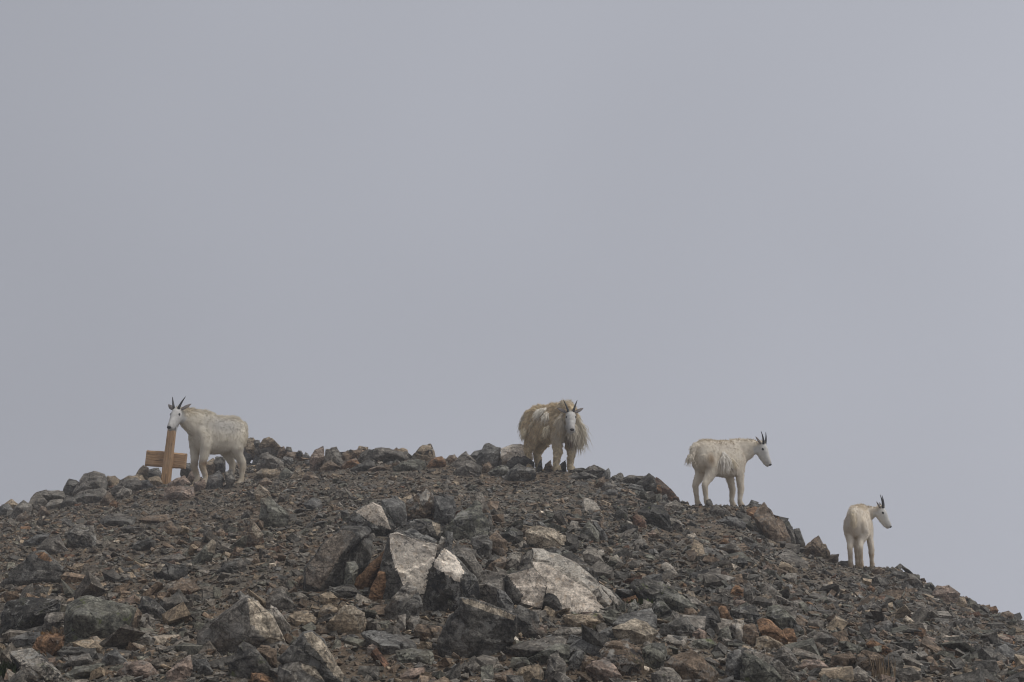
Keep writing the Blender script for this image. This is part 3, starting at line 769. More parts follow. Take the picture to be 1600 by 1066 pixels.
# around the cross and the goat beside it
rock('stone', 'pink', "262,757 275,748 288,743 298,756 285,760", 'pink stone at the right of the cross foot', lean=0.5)
rock('stone', 'pink', "292,748 300,732 309,736 316,750 304,754", 'pink upright stone before the front legs of the goat', lean=0.3, base=758)
rock('leaning_slab', 'pink', "256,776 257,762 280,759 304,760 304,772 285,780", 'flat pinkish block lying in front of the cross', lean=0.5, thick=0.6)
rock('stone', 'pink', "301,766 303,753 321,749 321,763 310,767", 'square pinkish stone below the goat front legs', lean=0.35)
SKC = [("319,730 322,722 333,715 344,725 340,735 328,738", 'tan', 'light tan stone behind the legs of the goat by the cross'),
       ("334,722 338,712 352,716 352,732 340,736", 'dark', 'dark stone behind the belly of the goat by the cross'),
       ("322,762 326,744 342,735 350,748 345,764", 'blue', 'blue grey slab under the belly of the goat by the cross'),
       ("282,735 285,722 300,724 302,738", 'blue', 'blue grey block behind the front legs of the goat by the cross'),
       ("354,764 352,740 362,732 368,750", 'grey', 'grey stone behind the hind leg of the goat by the cross'),
       ("383,698 385,684 396,684 402,698 398,706 386,704", 'tan', 'tan block on top of the pile behind the goat'),
       ("380,715 382,698 394,700 398,707 388,716", 'blue', 'smooth blue grey stone in the pile behind the goat'),
       ("397,694 398,687 406,688 406,696", 'blue', 'small grey block on top of the pile'),
       ("409,694 412,686 420,682 428,688 436,700 424,698", 'tan', 'pinkish tan wedge crowning the pile'),
       ("401,706 404,696 416,693 432,700 434,710 420,713 408,710", 'grey', 'reddish grey rounded boulder under the tan wedge'),
       ("404,728 408,710 418,707 436,718 434,728 422,734", 'grey', 'large square grey block in the pile'),
       ("396,722 400,710 410,706 414,718 404,728", 'blue', 'blue grey block beside the large square block'),
       ("432,730 437,718 443,722 442,732", 'light', 'pale upright stone beside the large square block'),
       ("434,712 436,700 444,697 448,706 446,714", 'brown', 'brown stone next to the reddish grey boulder'),
       ("446,704 448,698 455,699 456,707", 'grey', 'small grey box stone on the pile skyline'),
       ("446,716 450,706 468,706 474,714 462,720", 'brown', 'flat brown stone on the right of the pile'),
       ("464,708 466,704 471,704 472,708", 'dark', 'tiny round dark stone on the pile skyline'),
       ("474,714 478,706 484,714 480,718", 'blue', 'small pointed blue stone right of the pile'),
       ("440,722 445,712 458,716 458,726", 'blue', 'slanted blue grey stone low in the pile'),
       ("484,716 492,704 505,697 508,714 504,734 494,736 488,726", 'pink', 'tall reddish pointed rock on the skyline'),
       ("508,730 509,702 516,700 526,698 532,712 536,726 522,732", 'grey', 'tall ribbed grey rock beside the reddish one'),
       ("533,722 535,708 544,703 548,712 546,722", 'brown', 'dark red stone right of the ribbed rock'),
       ("547,716 550,704 562,701 572,706 570,718", 'brown', 'brown block on the middle skyline'),
       ("560,702 561,697 575,699 574,706", 'tan', 'small tan box stone on the middle skyline'),
       ("560,720 566,706 575,702 584,712 580,722", 'dark', 'dark rounded boulder below the tan box stone'),
       ("574,714 575,702 600,700 634,706 637,716 600,722", 'grey', 'long flat dark slab on the middle skyline'),
       ("614,706 618,702 630,699 637,703 636,712", 'tan', 'tan stone on the end of the long flat slab'),
       ("500,735 508,722 518,719 534,732 520,737", 'brown', 'brown pyramid stone below the ribbed rock'),
       ("552,734 560,726 576,718 586,722 584,732 566,736", 'dark', 'dark flat boulder below the middle skyline'),
       ("536,730 542,718 556,716 560,726 548,732", 'orange', 'orange brown stone below the dark red stone'),
       ("436,750 440,736 446,730 458,742 456,750", 'green', 'dark wedge at the foot of the pile'),
       ("456,748 462,734 466,728 476,742 478,748", 'tan', 'tan and grey pyramid at the foot of the pile'),
       ("474,748 480,737 488,738 496,748 486,750", 'brown', 'brown stone right of the tan pyramid'),
       ("404,756 410,748 416,745 424,754 418,760", 'brown', 'brown stone in front of the pile behind the goat'),
       ("400,740 408,733 434,732 436,742 420,748", 'tan', 'low tan stone in front of the pile'),
       ("646,716 652,704 660,695 673,694 679,704 678,716 664,720", 'tan', 'blocky spotted boulder standing alone on the skyline'),
       ("670,728 676,716 690,712 696,722 688,730", 'orange', 'orange brown stone on the skyline flats'),
       ("618,732 625,722 650,718 664,722 660,732 640,736", 'green', 'green grey flat boulder in the middle of the skyline flats'),
       ("580,734 590,726 606,726 608,735", 'brown', 'brown layered stone on the flats'),
       ("696,722 702,712 710,710 716,718 712,726", 'brown', 'brown small rock left of the dark leaning boulder'),
       ("706,728 714,720 722,712 728,705 734,712 740,722 728,732", 'grey', 'grey pointed rock left of the dark leaning boulder'),
       ("738,724 750,708 758,694 764,692 782,700 781,712 772,724 756,730", 'blue', 'big dark leaning boulder left of the shaggy goat'),
       ("734,714 742,705 752,703 752,716 742,720", 'blue', 'blue grey slab behind the dark leaning boulder'),
       ("783,714 783,702 800,695 812,693 826,699 832,710 818,716", 'pale', 'white rounded boulder behind the hind legs of the shaggy goat'),
       ("772,724 780,710 790,707 798,714 790,726", 'grey', 'grey wedge below the white rounded boulder'),
       ("796,722 804,712 822,706 830,722 822,730", 'dark', 'dark wedge under the white rounded boulder'),
       ("712,738 716,724 736,718 752,730 748,740 728,744", 'grey', 'layered grey boulder in front of the dark leaning boulder'),
       ("752,738 756,726 764,720 770,730 764,740", 'brown', 'square brown stone between two grey boulders'),
       ("765,738 772,730 790,726 796,736 780,744", 'green', 'green grey low stone left of the veined boulder'),
       ("788,746 796,736 810,725 838,730 840,742 828,751 808,750", 'dark', 'white veined dark boulder at the feet of the shaggy goat')]
for o_, c_, l_ in SKC: rock('boulder' if ('boulder' in l_ or ' rock ' in l_) else 'stone', c_, o_, l_, M_PALE if c_ == 'pale' else (M_LICHEN if 'spotted' in l_ or 'veined' in l_ else None), thick=0.85, lean=0.3, spread=1.0 if 'shaggy' in l_ or 'goat by the cross' in l_ else 1.25)
# skyline, right of the shaggy goat
SKR = [("838,736 842,722 846,718 848,734", 'dark', 'dark stone between the hind and front legs of the shaggy goat'),
       ("848,738 852,726 860,719 866,736", 'brown', 'reddish stone behind the front leg of the shaggy goat'),
       ("872,738 876,724 884,718 886,738", 'dark', 'dark upright stone between the front legs of the shaggy goat'),
       ("893,748 896,740 912,738 932,743 928,748", 'dark', 'flat dark slab right of the shaggy goat hoof'),
       ("894,739 898,733 912,731 916,739", 'dark', 'dark crumbly stone right of the shaggy goat'),
       ("916,738 920,730 928,726 934,730 942,736 940,743", 'grey', 'grey and tan pointed stone right of the shaggy goat'),
       ("917,740 921,736 931,737 930,742", 'orange', 'orange stone low on the skyline right of the shaggy goat'),
       ("943,744 945,736 951,731 954,738 952,746", 'blue', 'upright blue grey stone on the skyline'),
       ("954,750 957,744 970,739 973,741 973,752", 'grey', 'grey block with a vertical edge on the skyline'),
       ("975,751 981,743 1006,744 1002,752 990,754", 'grey', 'flat topped grey slab on the skyline'),
       ("1000,756 1006,748 1014,738 1024,748 1022,758", 'dark', 'dark wedge at the top of the reddish slab'),
       ("1022,752 1025,744 1030,746 1050,774 1053,782 1044,784 1030,772", 'rust', 'long reddish slab sloping down the skyline'),
       ("1018,772 1022,760 1032,758 1034,770", 'orange', 'rusty face stone under the reddish slab'),
       ("980,766 986,757 1002,758 1004,768", 'blue', 'blue grey flat block below the dark wedge'),
       ("1002,768 1006,757 1018,758 1018,770", 'brown', 'brown square block below the dark wedge'),
       ("1050,782 1054,774 1060,777 1061,784", 'rust', 'two toned red stone below the reddish slab'),
       ("1062,788 1066,782 1074,788", 'dark', 'small dark peak on the skyline before the white goat'),
       ("930,762 936,750 944,744 946,760", 'brown', 'slanted brown stone below the skyline'),
       ("942,764 946,752 956,750 960,760 952,768", 'grey', 'rounded grey stone below the skyline block'),
       ("944,772 952,764 966,766 962,774", 'blue', 'blue grey stone with a dark hollow beneath'),
       ("988,774 994,766 1000,768 1004,776", 'green', 'green grey peak stone on the gravel'),
       ("1036,798 1040,788 1056,782 1064,792 1052,800", 'light', 'light flat topped stone on the gravel slope'),
       ("1102,792 1104,781 1110,779 1116,793", 'dark', 'dark standing stone between the legs of the white goat'),
       ("1110,802 1114,792 1120,788 1136,800 1130,806", 'grey', 'grey slab under the belly of the white goat'),
       ("1134,800 1138,790 1142,794 1142,802", 'brown', 'brown pointed stone behind the front hoof of the white goat'),
       ("1155,799 1158,789 1163,795 1163,800", 'dark', 'dark pointed stone before the white goat'),
       ("1158,812 1163,797 1180,791 1192,800 1184,814", 'orange', 'orange brown stone right of the white goat'),
       ("1176,806 1183,795 1194,785 1205,798 1224,840 1214,845 1196,824", 'brown', 'tilted brown and tan slab on the right skyline beside the white goat'),
       ("1124,816 1130,808 1150,808 1158,818 1140,822", 'blue', 'blue grey block on the slope below the white goat'),
       ("1180,836 1184,824 1202,822 1212,832 1200,840", 'tan', 'tan block under the tilted brown slab'),
       ("1208,838 1211,812 1222,812 1236,842 1226,850", 'brown', 'brown upright slab on the right skyline'),
       ("1226,848 1229,822 1238,822 1244,848", 'dark', 'dark narrow slab beside the brown upright slab'),
       ("1236,852 1240,827 1249,825 1258,850 1250,856", 'dark', 'dark blocky stone on the right skyline'),
       ("1246,864 1262,849 1279,837 1294,864 1272,870", 'brown', 'three sided brown rock on the right skyline'),
       ("1282,860 1283,850 1290,850 1297,863", 'tan', 'tan stone behind the three sided brown rock'),
       ("1288,876 1294,868 1302,866 1311,866 1309,878", 'brown', 'flat brown block left of the far right goat'),
       ("1310,882 1314,876 1326,877 1326,886", 'dark', 'small dark stones edge by the far right goat'),
       ("1361,894 1366,888 1374,885 1383,892 1376,897", 'brown', 'brown stone right of the far right goat hooves'),
       ("1390,896 1396,892 1408,893 1416,900 1404,904", 'dark', 'dark flat stone on the right slope edge'),
       ("1414,906 1417,895 1426,897 1443,914 1436,922", 'grey', 'grey slab on the right slope edge'),
       ("1456,930 1459,920 1482,915 1500,928 1486,942 1470,936", 'pink', 'big pinkish brown boulder on the right slope edge'),
       ("1494,948 1498,934 1506,932 1512,944 1504,952", 'tan', 'tan upright stone right of the pinkish boulder'),
       ("1510,948 1514,934 1524,940 1531,950 1520,954", 'green', 'green grey stone on the far right slope'),
       ("1538,956 1542,950 1556,947 1560,954 1556,960", 'orange', 'orange stone on the far right slope edge'),
       ("1562,966 1566,957 1576,954 1585,960 1584,970", 'brown', 'round brown stone on the far right slope edge'),
       ("1586,978 1590,968 1600,970 1606,980", 'grey', 'grey stone at the right end of the slope')]
for o_, c_, l_ in SKR: rock('boulder' if ('boulder' in l_ or ' rock ' in l_) else 'stone', c_, o_, l_, M_PALE_LICHEN if c_ == 'pale' else (M_RUST if c_ in ('orange',) else None), thick=0.8, lean=0.3, spread=1.0 if 'legs' in l_ or 'front leg' in l_ or float(o_.split(',')[0]) > 1150 else 1.45, chips=.2 if 1150 < float(o_.split(',')[0]) < 1320 else None)
# right slope and right foreground
RGT = [("997,800 1002,792 1012,789 1034,789 1046,806 1050,828 1034,826 1012,814", 'black', 'black mossy overhanging boulder on the right slope', M_MOSS, .2),
       ("960,806 964,792 978,790 982,808 972,814", 'dark', 'mossy dark stone left of the overhanging boulder', M_MOSS, .3),
       ("990,820 988,806 996,804 1010,816 1008,826", 'rust', 'grey topped reddish stone beside the overhanging boulder', None, .5),
       ("1012,834 1020,828 1030,838 1026,842", 'pink', 'pinkish long stone below the overhanging boulder', None, .5),
       ("1034,818 1040,808 1062,812 1070,822 1056,830", 'light', 'light broken stone right of the overhanging boulder', M_LICHEN, .5),
       ("1210,874 1220,864 1236,859 1262,880 1250,886 1232,880", 'grey', 'long grey slab on the right slope', None, .8),
       ("1215,886 1220,877 1232,880 1249,894 1240,898", 'tan', 'tan edged brown slab on the right slope', None, .6),
       ("1222,904 1230,896 1244,896 1244,906 1234,910", 'light', 'light grey pebble like boulder on the right slope', None, .5),
       ("1185,922 1190,910 1204,914 1222,930 1212,934", 'green', 'green grey pointed slab on the right slope', None, .5),
       ("1366,980 1376,972 1390,968 1395,975 1392,990 1380,984", 'blue', 'pale blue grey faceted stone on the right slope', None, .5),
       ("1270,1000 1274,988 1290,984 1308,1000 1310,1010 1288,1008", 'grey', 'jagged grey boulder at the right foreground', None, .35),
       ("1356,950 1366,942 1378,950 1372,958", 'grey', 'grey block on the middle of the right slope', None, .5),
       ("1354,922 1360,914 1368,920 1362,926", 'orange', 'yellow orange stone on the right slope', M_RUST, .5),
       ("1428,988 1436,980 1446,984 1446,1000 1434,1000", 'orange', 'orange brown split stone on the right slope', None, .4),
       ("1410,968 1416,962 1430,972 1424,978", 'tan', 'tan and white stone on the right slope', M_TANFACE, .5),
       ("1182,970 1190,965 1200,966 1222,986 1232,1000 1226,1008 1205,1000 1186,986", 'orange', 'bright orange slab at the right foreground', M_RUST, .5),
       ("1218,990 1226,982 1240,982 1244,996 1246,1003 1230,1009", 'orange', 'yellow orange block on the end of the bright orange slab', M_RUST, .4),
       ("1122,952 1126,947 1134,948 1145,968 1140,974 1130,968", 'orange', 'red orange blade beside the round black boulder', M_RUST, .25),
       ("1143,972 1140,954 1155,948 1178,945 1191,962 1186,976 1165,976", 'dark', 'dark boulder with a white lichen rim', M_LICHEN, .4),
       ("1084,978 1088,960 1100,947 1120,948 1128,972 1110,986 1092,986", 'black', 'round black boulder at the right foreground', M_DARK, .35),
       ("1142,974 1150,968 1162,970 1162,990 1168,1006 1152,1002", 'pale', 'white stone blotched with black lichen', M_PALE_LICHEN, .3),
       ("1160,996 1162,976 1180,974 1186,990 1178,1006 1166,1008", 'brown', 'brown block beside the orange slab', None, .3),
       ("1120,1000 1125,984 1138,978 1144,998 1136,1004", 'green', 'dark green grey block left of the white blotched stone', M_DARK, .3),
       ("1030,990 1032,976 1060,966 1074,964 1088,988 1070,996 1046,996", 'dark', 'dark slab with a tan top edge at the right foreground', M_DARK, .4),
       ("957,975 966,962 1018,950 1026,962 1026,980 1000,972 985,986 962,982", 'blue', 'blue grey sloping slab below the mossy overhang', None, .7),
       ("955,982 975,974 992,966 1008,970 1028,988 1010,998 996,1004 972,996", 'pink', 'pink and tan streaked slab at the right foreground', M_TANFACE, .6),
       ("928,992 955,978 976,996 962,1002 940,1002", 'blue', 'dark blue slab left of the pink streaked slab', None, .5),
       ("985,915 992,906 1036,906 1046,918 1052,944 1030,950 1002,930", 'dark', 'large dark overhang with moss beneath', M_MOSS, .3),
       ("1020,935 1026,918 1050,920 1075,936 1090,952 1076,958 1050,955", 'green', 'dark green slab in front of the mossy overhang', M_DARK, .4),
       ("1015,958 1026,930 1034,936 1050,956 1040,968 1026,968", 'green', 'lichen spotted stone by the mossy overhang', M_LICHEN, .4),
       ("1078,952 1072,930 1086,932 1104,948 1098,958", 'grey', 'grey slanted slab above the round black boulder', None, .5),
       ("1066,966 1070,950 1082,948 1090,958 1082,968", 'brown', 'rough brown stone next to the round black boulder', None, .3),
       ("978,962 984,944 992,936 1000,950 998,964", 'green', 'pointed green grey stone beside the white slab tip', M_LICHEN, .3),
       ("935,1018 950,1004 978,1000 1000,1012 1008,1034 1004,1056 975,1052 950,1040", 'brown', 'large rounded brown grey boulder at the bottom right', M_LICHEN, .35),
       ("1004,1040 1004,1014 1020,1004 1038,1006 1042,1020 1034,1036 1018,1048", 'green', 'green brown boulder joined to the large rounded boulder', M_DARK, .35),
       ("915,1044 925,1032 946,1028 960,1040 972,1056 960,1068 930,1066", 'pink', 'pinkish boulder at the bottom right of centre', None, .4),
       ("1036,1036 1054,1024 1080,1015 1100,1030 1122,1052 1100,1068 1066,1068", 'brown', 'large plain brown grey slab boulder at the bottom', None, .5),
       ("1016,1066 1018,1052 1034,1042 1052,1044 1068,1066 1050,1076", 'light', 'pale greenish lichen boulder at the bottom edge', M_MOSS, .4),
       ("1134,1052 1136,1020 1157,1014 1160,1036 1162,1066 1142,1064", 'blue', 'upright dark blue block at the bottom right', M_DARK, .2),
       ("1158,1060 1157,1016 1180,1024 1206,1040 1222,1062 1200,1074 1172,1072", 'green', 'dark green mossy boulder at the bottom right', M_MOSS, .3),
       ("1160,1016 1172,1012 1210,1036 1246,1062 1236,1068 1205,1044", 'light', 'white streaked splintered slab at the bottom right', M_LICHEN, .5),
       ("1180,1014 1182,996 1196,992 1222,1006 1228,1012 1205,1014", 'tan', 'tan grey block under the bright orange slab', None, .5),
       ("1205,1030 1222,1010 1232,1012 1250,1038 1240,1044 1222,1040", 'grey', 'grey wedge right of the tan grey block', None, .4),
       ("1236,1022 1240,1012 1256,1014 1284,1026 1292,1034 1270,1034 1250,1028", 'light', 'light flat slab at the right foreground', None, .7),
       ("1246,1044 1256,1030 1280,1030 1294,1042 1270,1048", 'pink', 'pinkish grey block below the light flat slab', None, .5),
       ("1294,1040 1300,1024 1330,1018 1338,1028 1320,1042 1304,1044", 'brown', 'dark brown boulder at the right foreground', M_DARK, .5),
       ("1316,1018 1322,1008 1342,1010 1346,1020 1334,1024", 'green', 'green grey block above the dark brown boulder', None, .5),
       ("1336,1044 1338,1024 1350,1016 1372,1020 1382,1028 1366,1042 1352,1056", 'brown', 'rusty brown boulder at the right foreground', None, .35),
       ("1330,1060 1332,1046 1340,1040 1356,1052 1352,1066 1338,1068", 'light', 'pale blue faceted stone at the bottom right', None, .4),
       ("1352,1006 1360,1000 1392,1016 1394,1024 1376,1018", 'rust', 'long rust red stone on the right slope', M_RUST, .4),
       ("1376,1046 1380,1030 1400,1018 1412,1034 1408,1048 1392,1052", 'dark', 'dark wedge at the right foreground', None, .4),
       ("1398,1056 1402,1044 1424,1042 1440,1050 1440,1068 1404,1068", 'grey', 'squarish grey boulder at the bottom right', None, .4),
       ("1404,1030 1410,1020 1420,1022 1446,1042 1436,1046 1420,1036", 'light', 'light edged slab above the squarish grey boulder', None, .5),
       ("1262,976 1264,968 1286,970 1288,978 1270,982", 'light', 'light topped dark stone on the right slope', None, .6),
       ("1196,962 1200,948 1216,946 1240,964 1256,986 1246,992 1222,974", 'green', 'long dark slab above the bright orange slab', M_LICHEN, .5),
       ("1140,930 1144,918 1152,914 1164,920 1160,930", 'orange', 'olive and orange stone on the right slope', None, .4),
       ("1188,928 1190,912 1198,910 1222,930 1218,936 1204,930", 'light', 'pale edged slab on the right slope', None, .5),
       ("1160,940 1164,912 1172,908 1178,938 1170,944", 'grey', 'upright grey stone with a white streak', None, .25),
       ("1032,884 1040,878 1052,886 1060,898 1046,900", 'light', 'light grey stone above the mossy overhang', None, .5),
       ("910,866 918,852 932,856 946,882 938,888 922,880", 'light', 'light pointed stones by the white slab crest', None, .5),
       ("948,884 952,872 964,866 976,882 962,888", 'light', 'pale flat stone on the slope right of the white slabs', M_LICHEN, .6),
       ("1132,1010 1128,996 1142,1000 1150,1010", 'light', 'pale splinter left of the white blotched stone', None, .5),
       ("1078,1010 1084,1000 1110,998 1124,1008 1104,1014", 'green', 'yellow green lichen stone at the right foreground', M_MOSS, .6),
       ("1036,1002 1044,992 1074,994 1072,1006 1052,1010", 'light', 'flat pale stone below the dark tan edged slab', None, .8),
       ("1088,1002 1082,990 1092,980 1104,988 1102,1000", 'pink', 'pinkish pointed chip under the round black boulder', None, .4)]
for o_, c_, l_, m_, ln_ in RGT: rock('leaning_slab' if ' slab' in l_ else 'boulder' if 'boulder' in l_ else 'stone', c_, o_, l_, m_, lean=ln_, thick=0.6 if ' slab' in l_ else 0.8)

# ------------------------------------------------------------------ loose stones
TN = list(TINT)


def proto(seed, n, asp, bev, amp, L):
    rg = np.random.default_rng(seed)
    p = np.array([(a, b, c) for a in (-1, 1) for b in (-1, 1) for c in (-1, 1)], float)
    p *= 1 - rg.uniform(0, 0.75, (8, 3)) * (rg.uniform(0, 1, (8, 3)) < .6)
    p = p[rg.permutation(8)[:min(n, 8)]]
    ex = rg.normal(size=(max(0, n - 8) + 1, 3)); ex /= np.linalg.norm(ex, axis=1)[:, None]
    p = np.concatenate([p, ex * 0.98])
    p -= (p.max(0) + p.min(0)) / 2
    p /= np.abs(p).max(0)
    p *= np.array(asp) * 0.5
    bm = hull_bm([Vector(q) for q in p])
    if bev: bmesh.ops.bevel(bm, geom=bm.edges[:], offset=bev, segments=1, affect='EDGES', profile=0.5)
    if L:
        refine(bm, L, cap=900)
        roughen(bm, 1.0, amp, rg.uniform(0, 50, 3), 0.5)
    else:
        bmesh.ops.triangulate(bm, faces=bm.faces[:])
    return bm


def bm_arrays(bm):
    bm.verts.ensure_lookup_table()
    v = np.array([q.co[:] for q in bm.verts], np.float32)
    bm.verts.index_update()
    f = np.array([[q.index for q in t.verts] for t in bm.faces], np.int32)
    bm.free()
    return v, f


MID = [bm_mesh(proto(100 + k, 9 + k % 4, (1, random.uniform(.55, .85), random.uniform(.30, .65)), 0.008, 0.03, 0.10), 'stone') for k in range(14)]
for me in MID: me.materials.append(M_ROCK)
SCR = [bm_arrays(proto(200 + k, 7 + k % 4, (1, random.uniform(.38, .8), random.uniform(.12, .48)), 0.0, 0.0, 0)) for k in range(18)]
GRV = [bm_arrays(proto(300 + k, 6 + k % 3, (1, random.uniform(.35, .8), random.uniform(.10, .38)), 0, 0.0, 0)) for k in range(12)]

# patches of bare brown soil with only fine grit, in pixels of the photograph: centre, half sizes
BARE = [(330, 905, 110, 30), (150, 860, 120, 25), (560, 1040, 120, 30), (480, 985, 60, 30), (640, 745, 220, 20), (300, 800, 200, 22),
        (480, 880, 60, 40), (860, 770, 120, 18), (1300, 900, 60, 18), (1090, 830, 60, 20)]


def bare(px, py):
    w = np.zeros(len(px))
    for (cx, cy, rx, ry) in BARE:
        w = np.maximum(w, np.clip(1.6 - np.hypot((px - cx) / rx, (py - cy) / ry), 0, 1))
    return w


def scatter(n, dlo, umax=0.44, behind=2.2, dhi=None):
    """n places on the ground, even over its area"""
    out = []
    m = 0
    while m < n:
        u = rng.uniform(-umax, umax, n); d = np.sqrt(rng.uniform(dlo ** 2, (dhi or 24) ** 2, n))
        Rr = np.interp(u, _ru, _ridge[:, 1])
        k = d < Rr + behind
        out.append(np.stack([u[k] * d[k], d[k]], 1)); m += k.sum()
    return np.concatenate(out)[:n]


def colours(n, px):
    names = ['grey', 'dark', 'green', 'blue', 'brown', 'tan', 'pink', 'rust', 'orange', 'light', 'pale']
    w = np.array([.28, .20, .13, .07, .17, .07, .02, .016, .007, .045, .006])
    k = rng.choice(len(names), n, p=w / w.sum())
    c = np.array([TINT[q] for q in names])[k] * rng.uniform(0.75, 1.2, (n, 1))
    left = np.clip((900 - px) / 900, 0, 1)[:, None]            # the left half is browner ground
    c = c * (1 - 0.30 * left) + 0.30 * left * c * np.array([1.12, 0.98, 0.82])
    return np.clip(c, 0.02, 0.7), k, names


def rotations(n, tilt):
    yaw = rng.uniform(0, 2 * np.pi, n); t = rng.normal(0, tilt, n); s = rng.normal(0, tilt, n)
    cz, sz, cx, sx, cy, sy = np.cos(yaw), np.sin(yaw), np.cos(t), np.sin(t), np.cos(s), np.sin(s)
    Rz = np.zeros((n, 3, 3)); Rz[:, 0, 0] = cz; Rz[:, 0, 1] = -sz; Rz[:, 1, 0] = sz; Rz[:, 1, 1] = cz; Rz[:, 2, 2] = 1
    Rx = np.zeros((n, 3, 3)); Rx[:, 0, 0] = 1; Rx[:, 1, 1] = cx; Rx[:, 1, 2] = -sx; Rx[:, 2, 1] = sx; Rx[:, 2, 2] = cx
    Ry = np.zeros((n, 3, 3)); Ry[:, 0, 0] = cy; Ry[:, 0, 2] = sy; Ry[:, 1, 1] = 1; Ry[:, 2, 0] = -sy; Ry[:, 2, 2] = cy
    return np.einsum('nij,njk,nkl->nil', Rx, Ry, Rz)


def heap(name, protos, pos, size, rot, col, mat):
    VV, FF, CC, off = [], [], [], 0
    which = rng.integers(0, len(protos), len(pos))
    for k, (v, f) in enumerate(protos):
        s = np.nonzero(which == k)[0]
        if not len(s): continue
        st = size[s][:, None, None] * np.stack([np.ones(len(s)), rng.uniform(.8, 1.2, len(s)), rng.uniform(.75, 1.3, len(s))], 1)[:, None, :]
        w = np.einsum('nij,nvj->nvi', rot[s], v[None] * st) + pos[s][:, None, :]
        VV.append(w.reshape(-1, 3))
        FF.append((f[None] + (np.arange(len(s)) * len(v))[:, None, None] + off).reshape(-1, 3))
        CC.append(np.repeat(col[s], len(v), 0))
        off += len(s) * len(v)
    V, F, C = np.concatenate(VV), np.concatenate(FF), np.concatenate(CC)
    me = mesh_np(name, V, F)
    at_ = me.color_attributes.new('tint', 'FLOAT_COLOR', 'POINT')
    at_.data.foreach_set('color', np.concatenate([C, np.ones((len(C), 1))], 1).astype(np.float32).ravel())
    me.materials.append(mat)
    o = link_mesh(name, me)
    return o


# fine gravel
xy = np.concatenate([scatter(95000, 5.6), scatter(30000, 5.4, dhi=10.5)])
n = len(xy)
sz = np.exp(rng.normal(math.log(0.034), 0.50, n)).clip(0.012, 0.075)
sz[95000:] = np.exp(rng.normal(math.log(0.020), 0.4, n - 95000)).clip(0.008, 0.05)
z = ground(xy[:, 0], xy[:, 1])
px, py = project(xy[:, 0], xy[:, 1], z)
bw_ = bare(px, py)
sz *= 1 - 0.25 * bw_
keep = rng.uniform(0, 1, n) > 0.28 * bw_
c, _, _ = colours(n, px)
soilc = np.array([.175, .152, .122])
c = c * (1 - 0.22 * bw_[:, None]) + 0.22 * bw_[:, None] * soilc * rng.uniform(.8, 1.3, (n, 1))
pos = np.stack([xy[:, 0], xy[:, 1], z + sz * rng.uniform(-0.02, 0.16, n)], 1)
k = keep
o = heap('gravel', GRV, pos[k], sz[k], rotations(n, 0.40)[k], c[k], M_SCREE)
tag(o, 'fine broken gravel covering the slope', kind='stuff')

# scree stones, the largest of them as things of their own
xy = np.concatenate([scatter(11500, 5.8), scatter(4500, 5.8, dhi=12.5)])
uc = (rng.uniform(372, 1250, 1000) - CX) / FPX / math.cos(PITCH)
dc = np.interp(uc, _ru, _ridge[:, 1]) - rng.uniform(-.25, 1.2, 1000)
xy = np.concatenate([xy, np.stack([uc * dc, dc], 1)])
uc2 = (rng.uniform(1040, 1640, 500) - CX) / FPX / math.cos(PITCH)
dc2 = np.interp(uc2, _ru, _ridge[:, 1]) - rng.uniform(-.2, 1.0, 500)
xy = np.concatenate([np.stack([uc2 * dc2, dc2], 1), xy])
n = len(xy)
sz = 0.06 * (1 - rng.uniform(0, 0.985, n)) ** (-1 / 2.9)
sz = sz.clip(0.05, 0.26)
sz[-1000:] = rng.uniform(.09, .24, 1000)
sz[:500] = rng.uniform(.05, .14, 500)
z = ground(xy[:, 0], xy[:, 1])
px, py = project(xy[:, 0], xy[:, 1], z)
bw_ = bare(px, py)
sz = np.where(bw_ > 0.3, np.minimum(sz, 0.11), sz)
keep = rng.uniform(0, 1, n) > 0.35 * bw_
for P, d0, ob in HEROES:
    big = sz > 0.055
    Pp = np.array(P); cc = Pp.mean(0)
    grow = cc + (Pp - cc) * 1.05 + np.array([0, 2])
    keep &= ~(big & in_poly(px, py - 0.25 * sz * FPX / xy[:, 1], [tuple(q) for q in grow]) & (xy[:, 1] < d0 + 0.15))
u_ = xy[:, 0] / xy[:, 1]
Rr_ = np.interp(u_, _ru, _ridge[:, 1])
sz = np.where((xy[:, 1] > Rr_ - 0.8) & (u_ > 0.03), np.minimum(sz, 0.19), sz)
for gx, gy in ((340, 760), (862, 742), (1120, 792), (1342, 890), (256, 758)):
    keep &= ~((sz > 0.07) & (np.abs(px - gx) < 46) & (np.abs(py - gy) < 14))
xy, sz, z, px, py = xy[keep], sz[keep], z[keep], px[keep], py[keep]
n = len(xy)
c, ck, cn = colours(n, px)
rot = rotations(n, 0.42)
pos = np.stack([xy[:, 0], xy[:, 1], z + sz * rng.uniform(0.0, 0.20, n)], 1)
inview = (px > 4) & (px < 1596) & (py < 1062) & (xy[:, 1] < np.interp(xy[:, 0] / xy[:, 1], _ru, _ridge[:, 1]))
show = np.where(inview, sz / xy[:, 1], 0)
N_SINGLE = max(0, 300 - len(HEROES))
order = np.argsort(-show)
single = order[:N_SINGLE]
rest = np.ones(n, bool); rest[single] = False
o = heap('scree', SCR, pos[rest], sz[rest], rot[rest], c[rest], M_SCREE)
tag(o, 'loose angular scree stones strewn over the slope', kind='stuff')

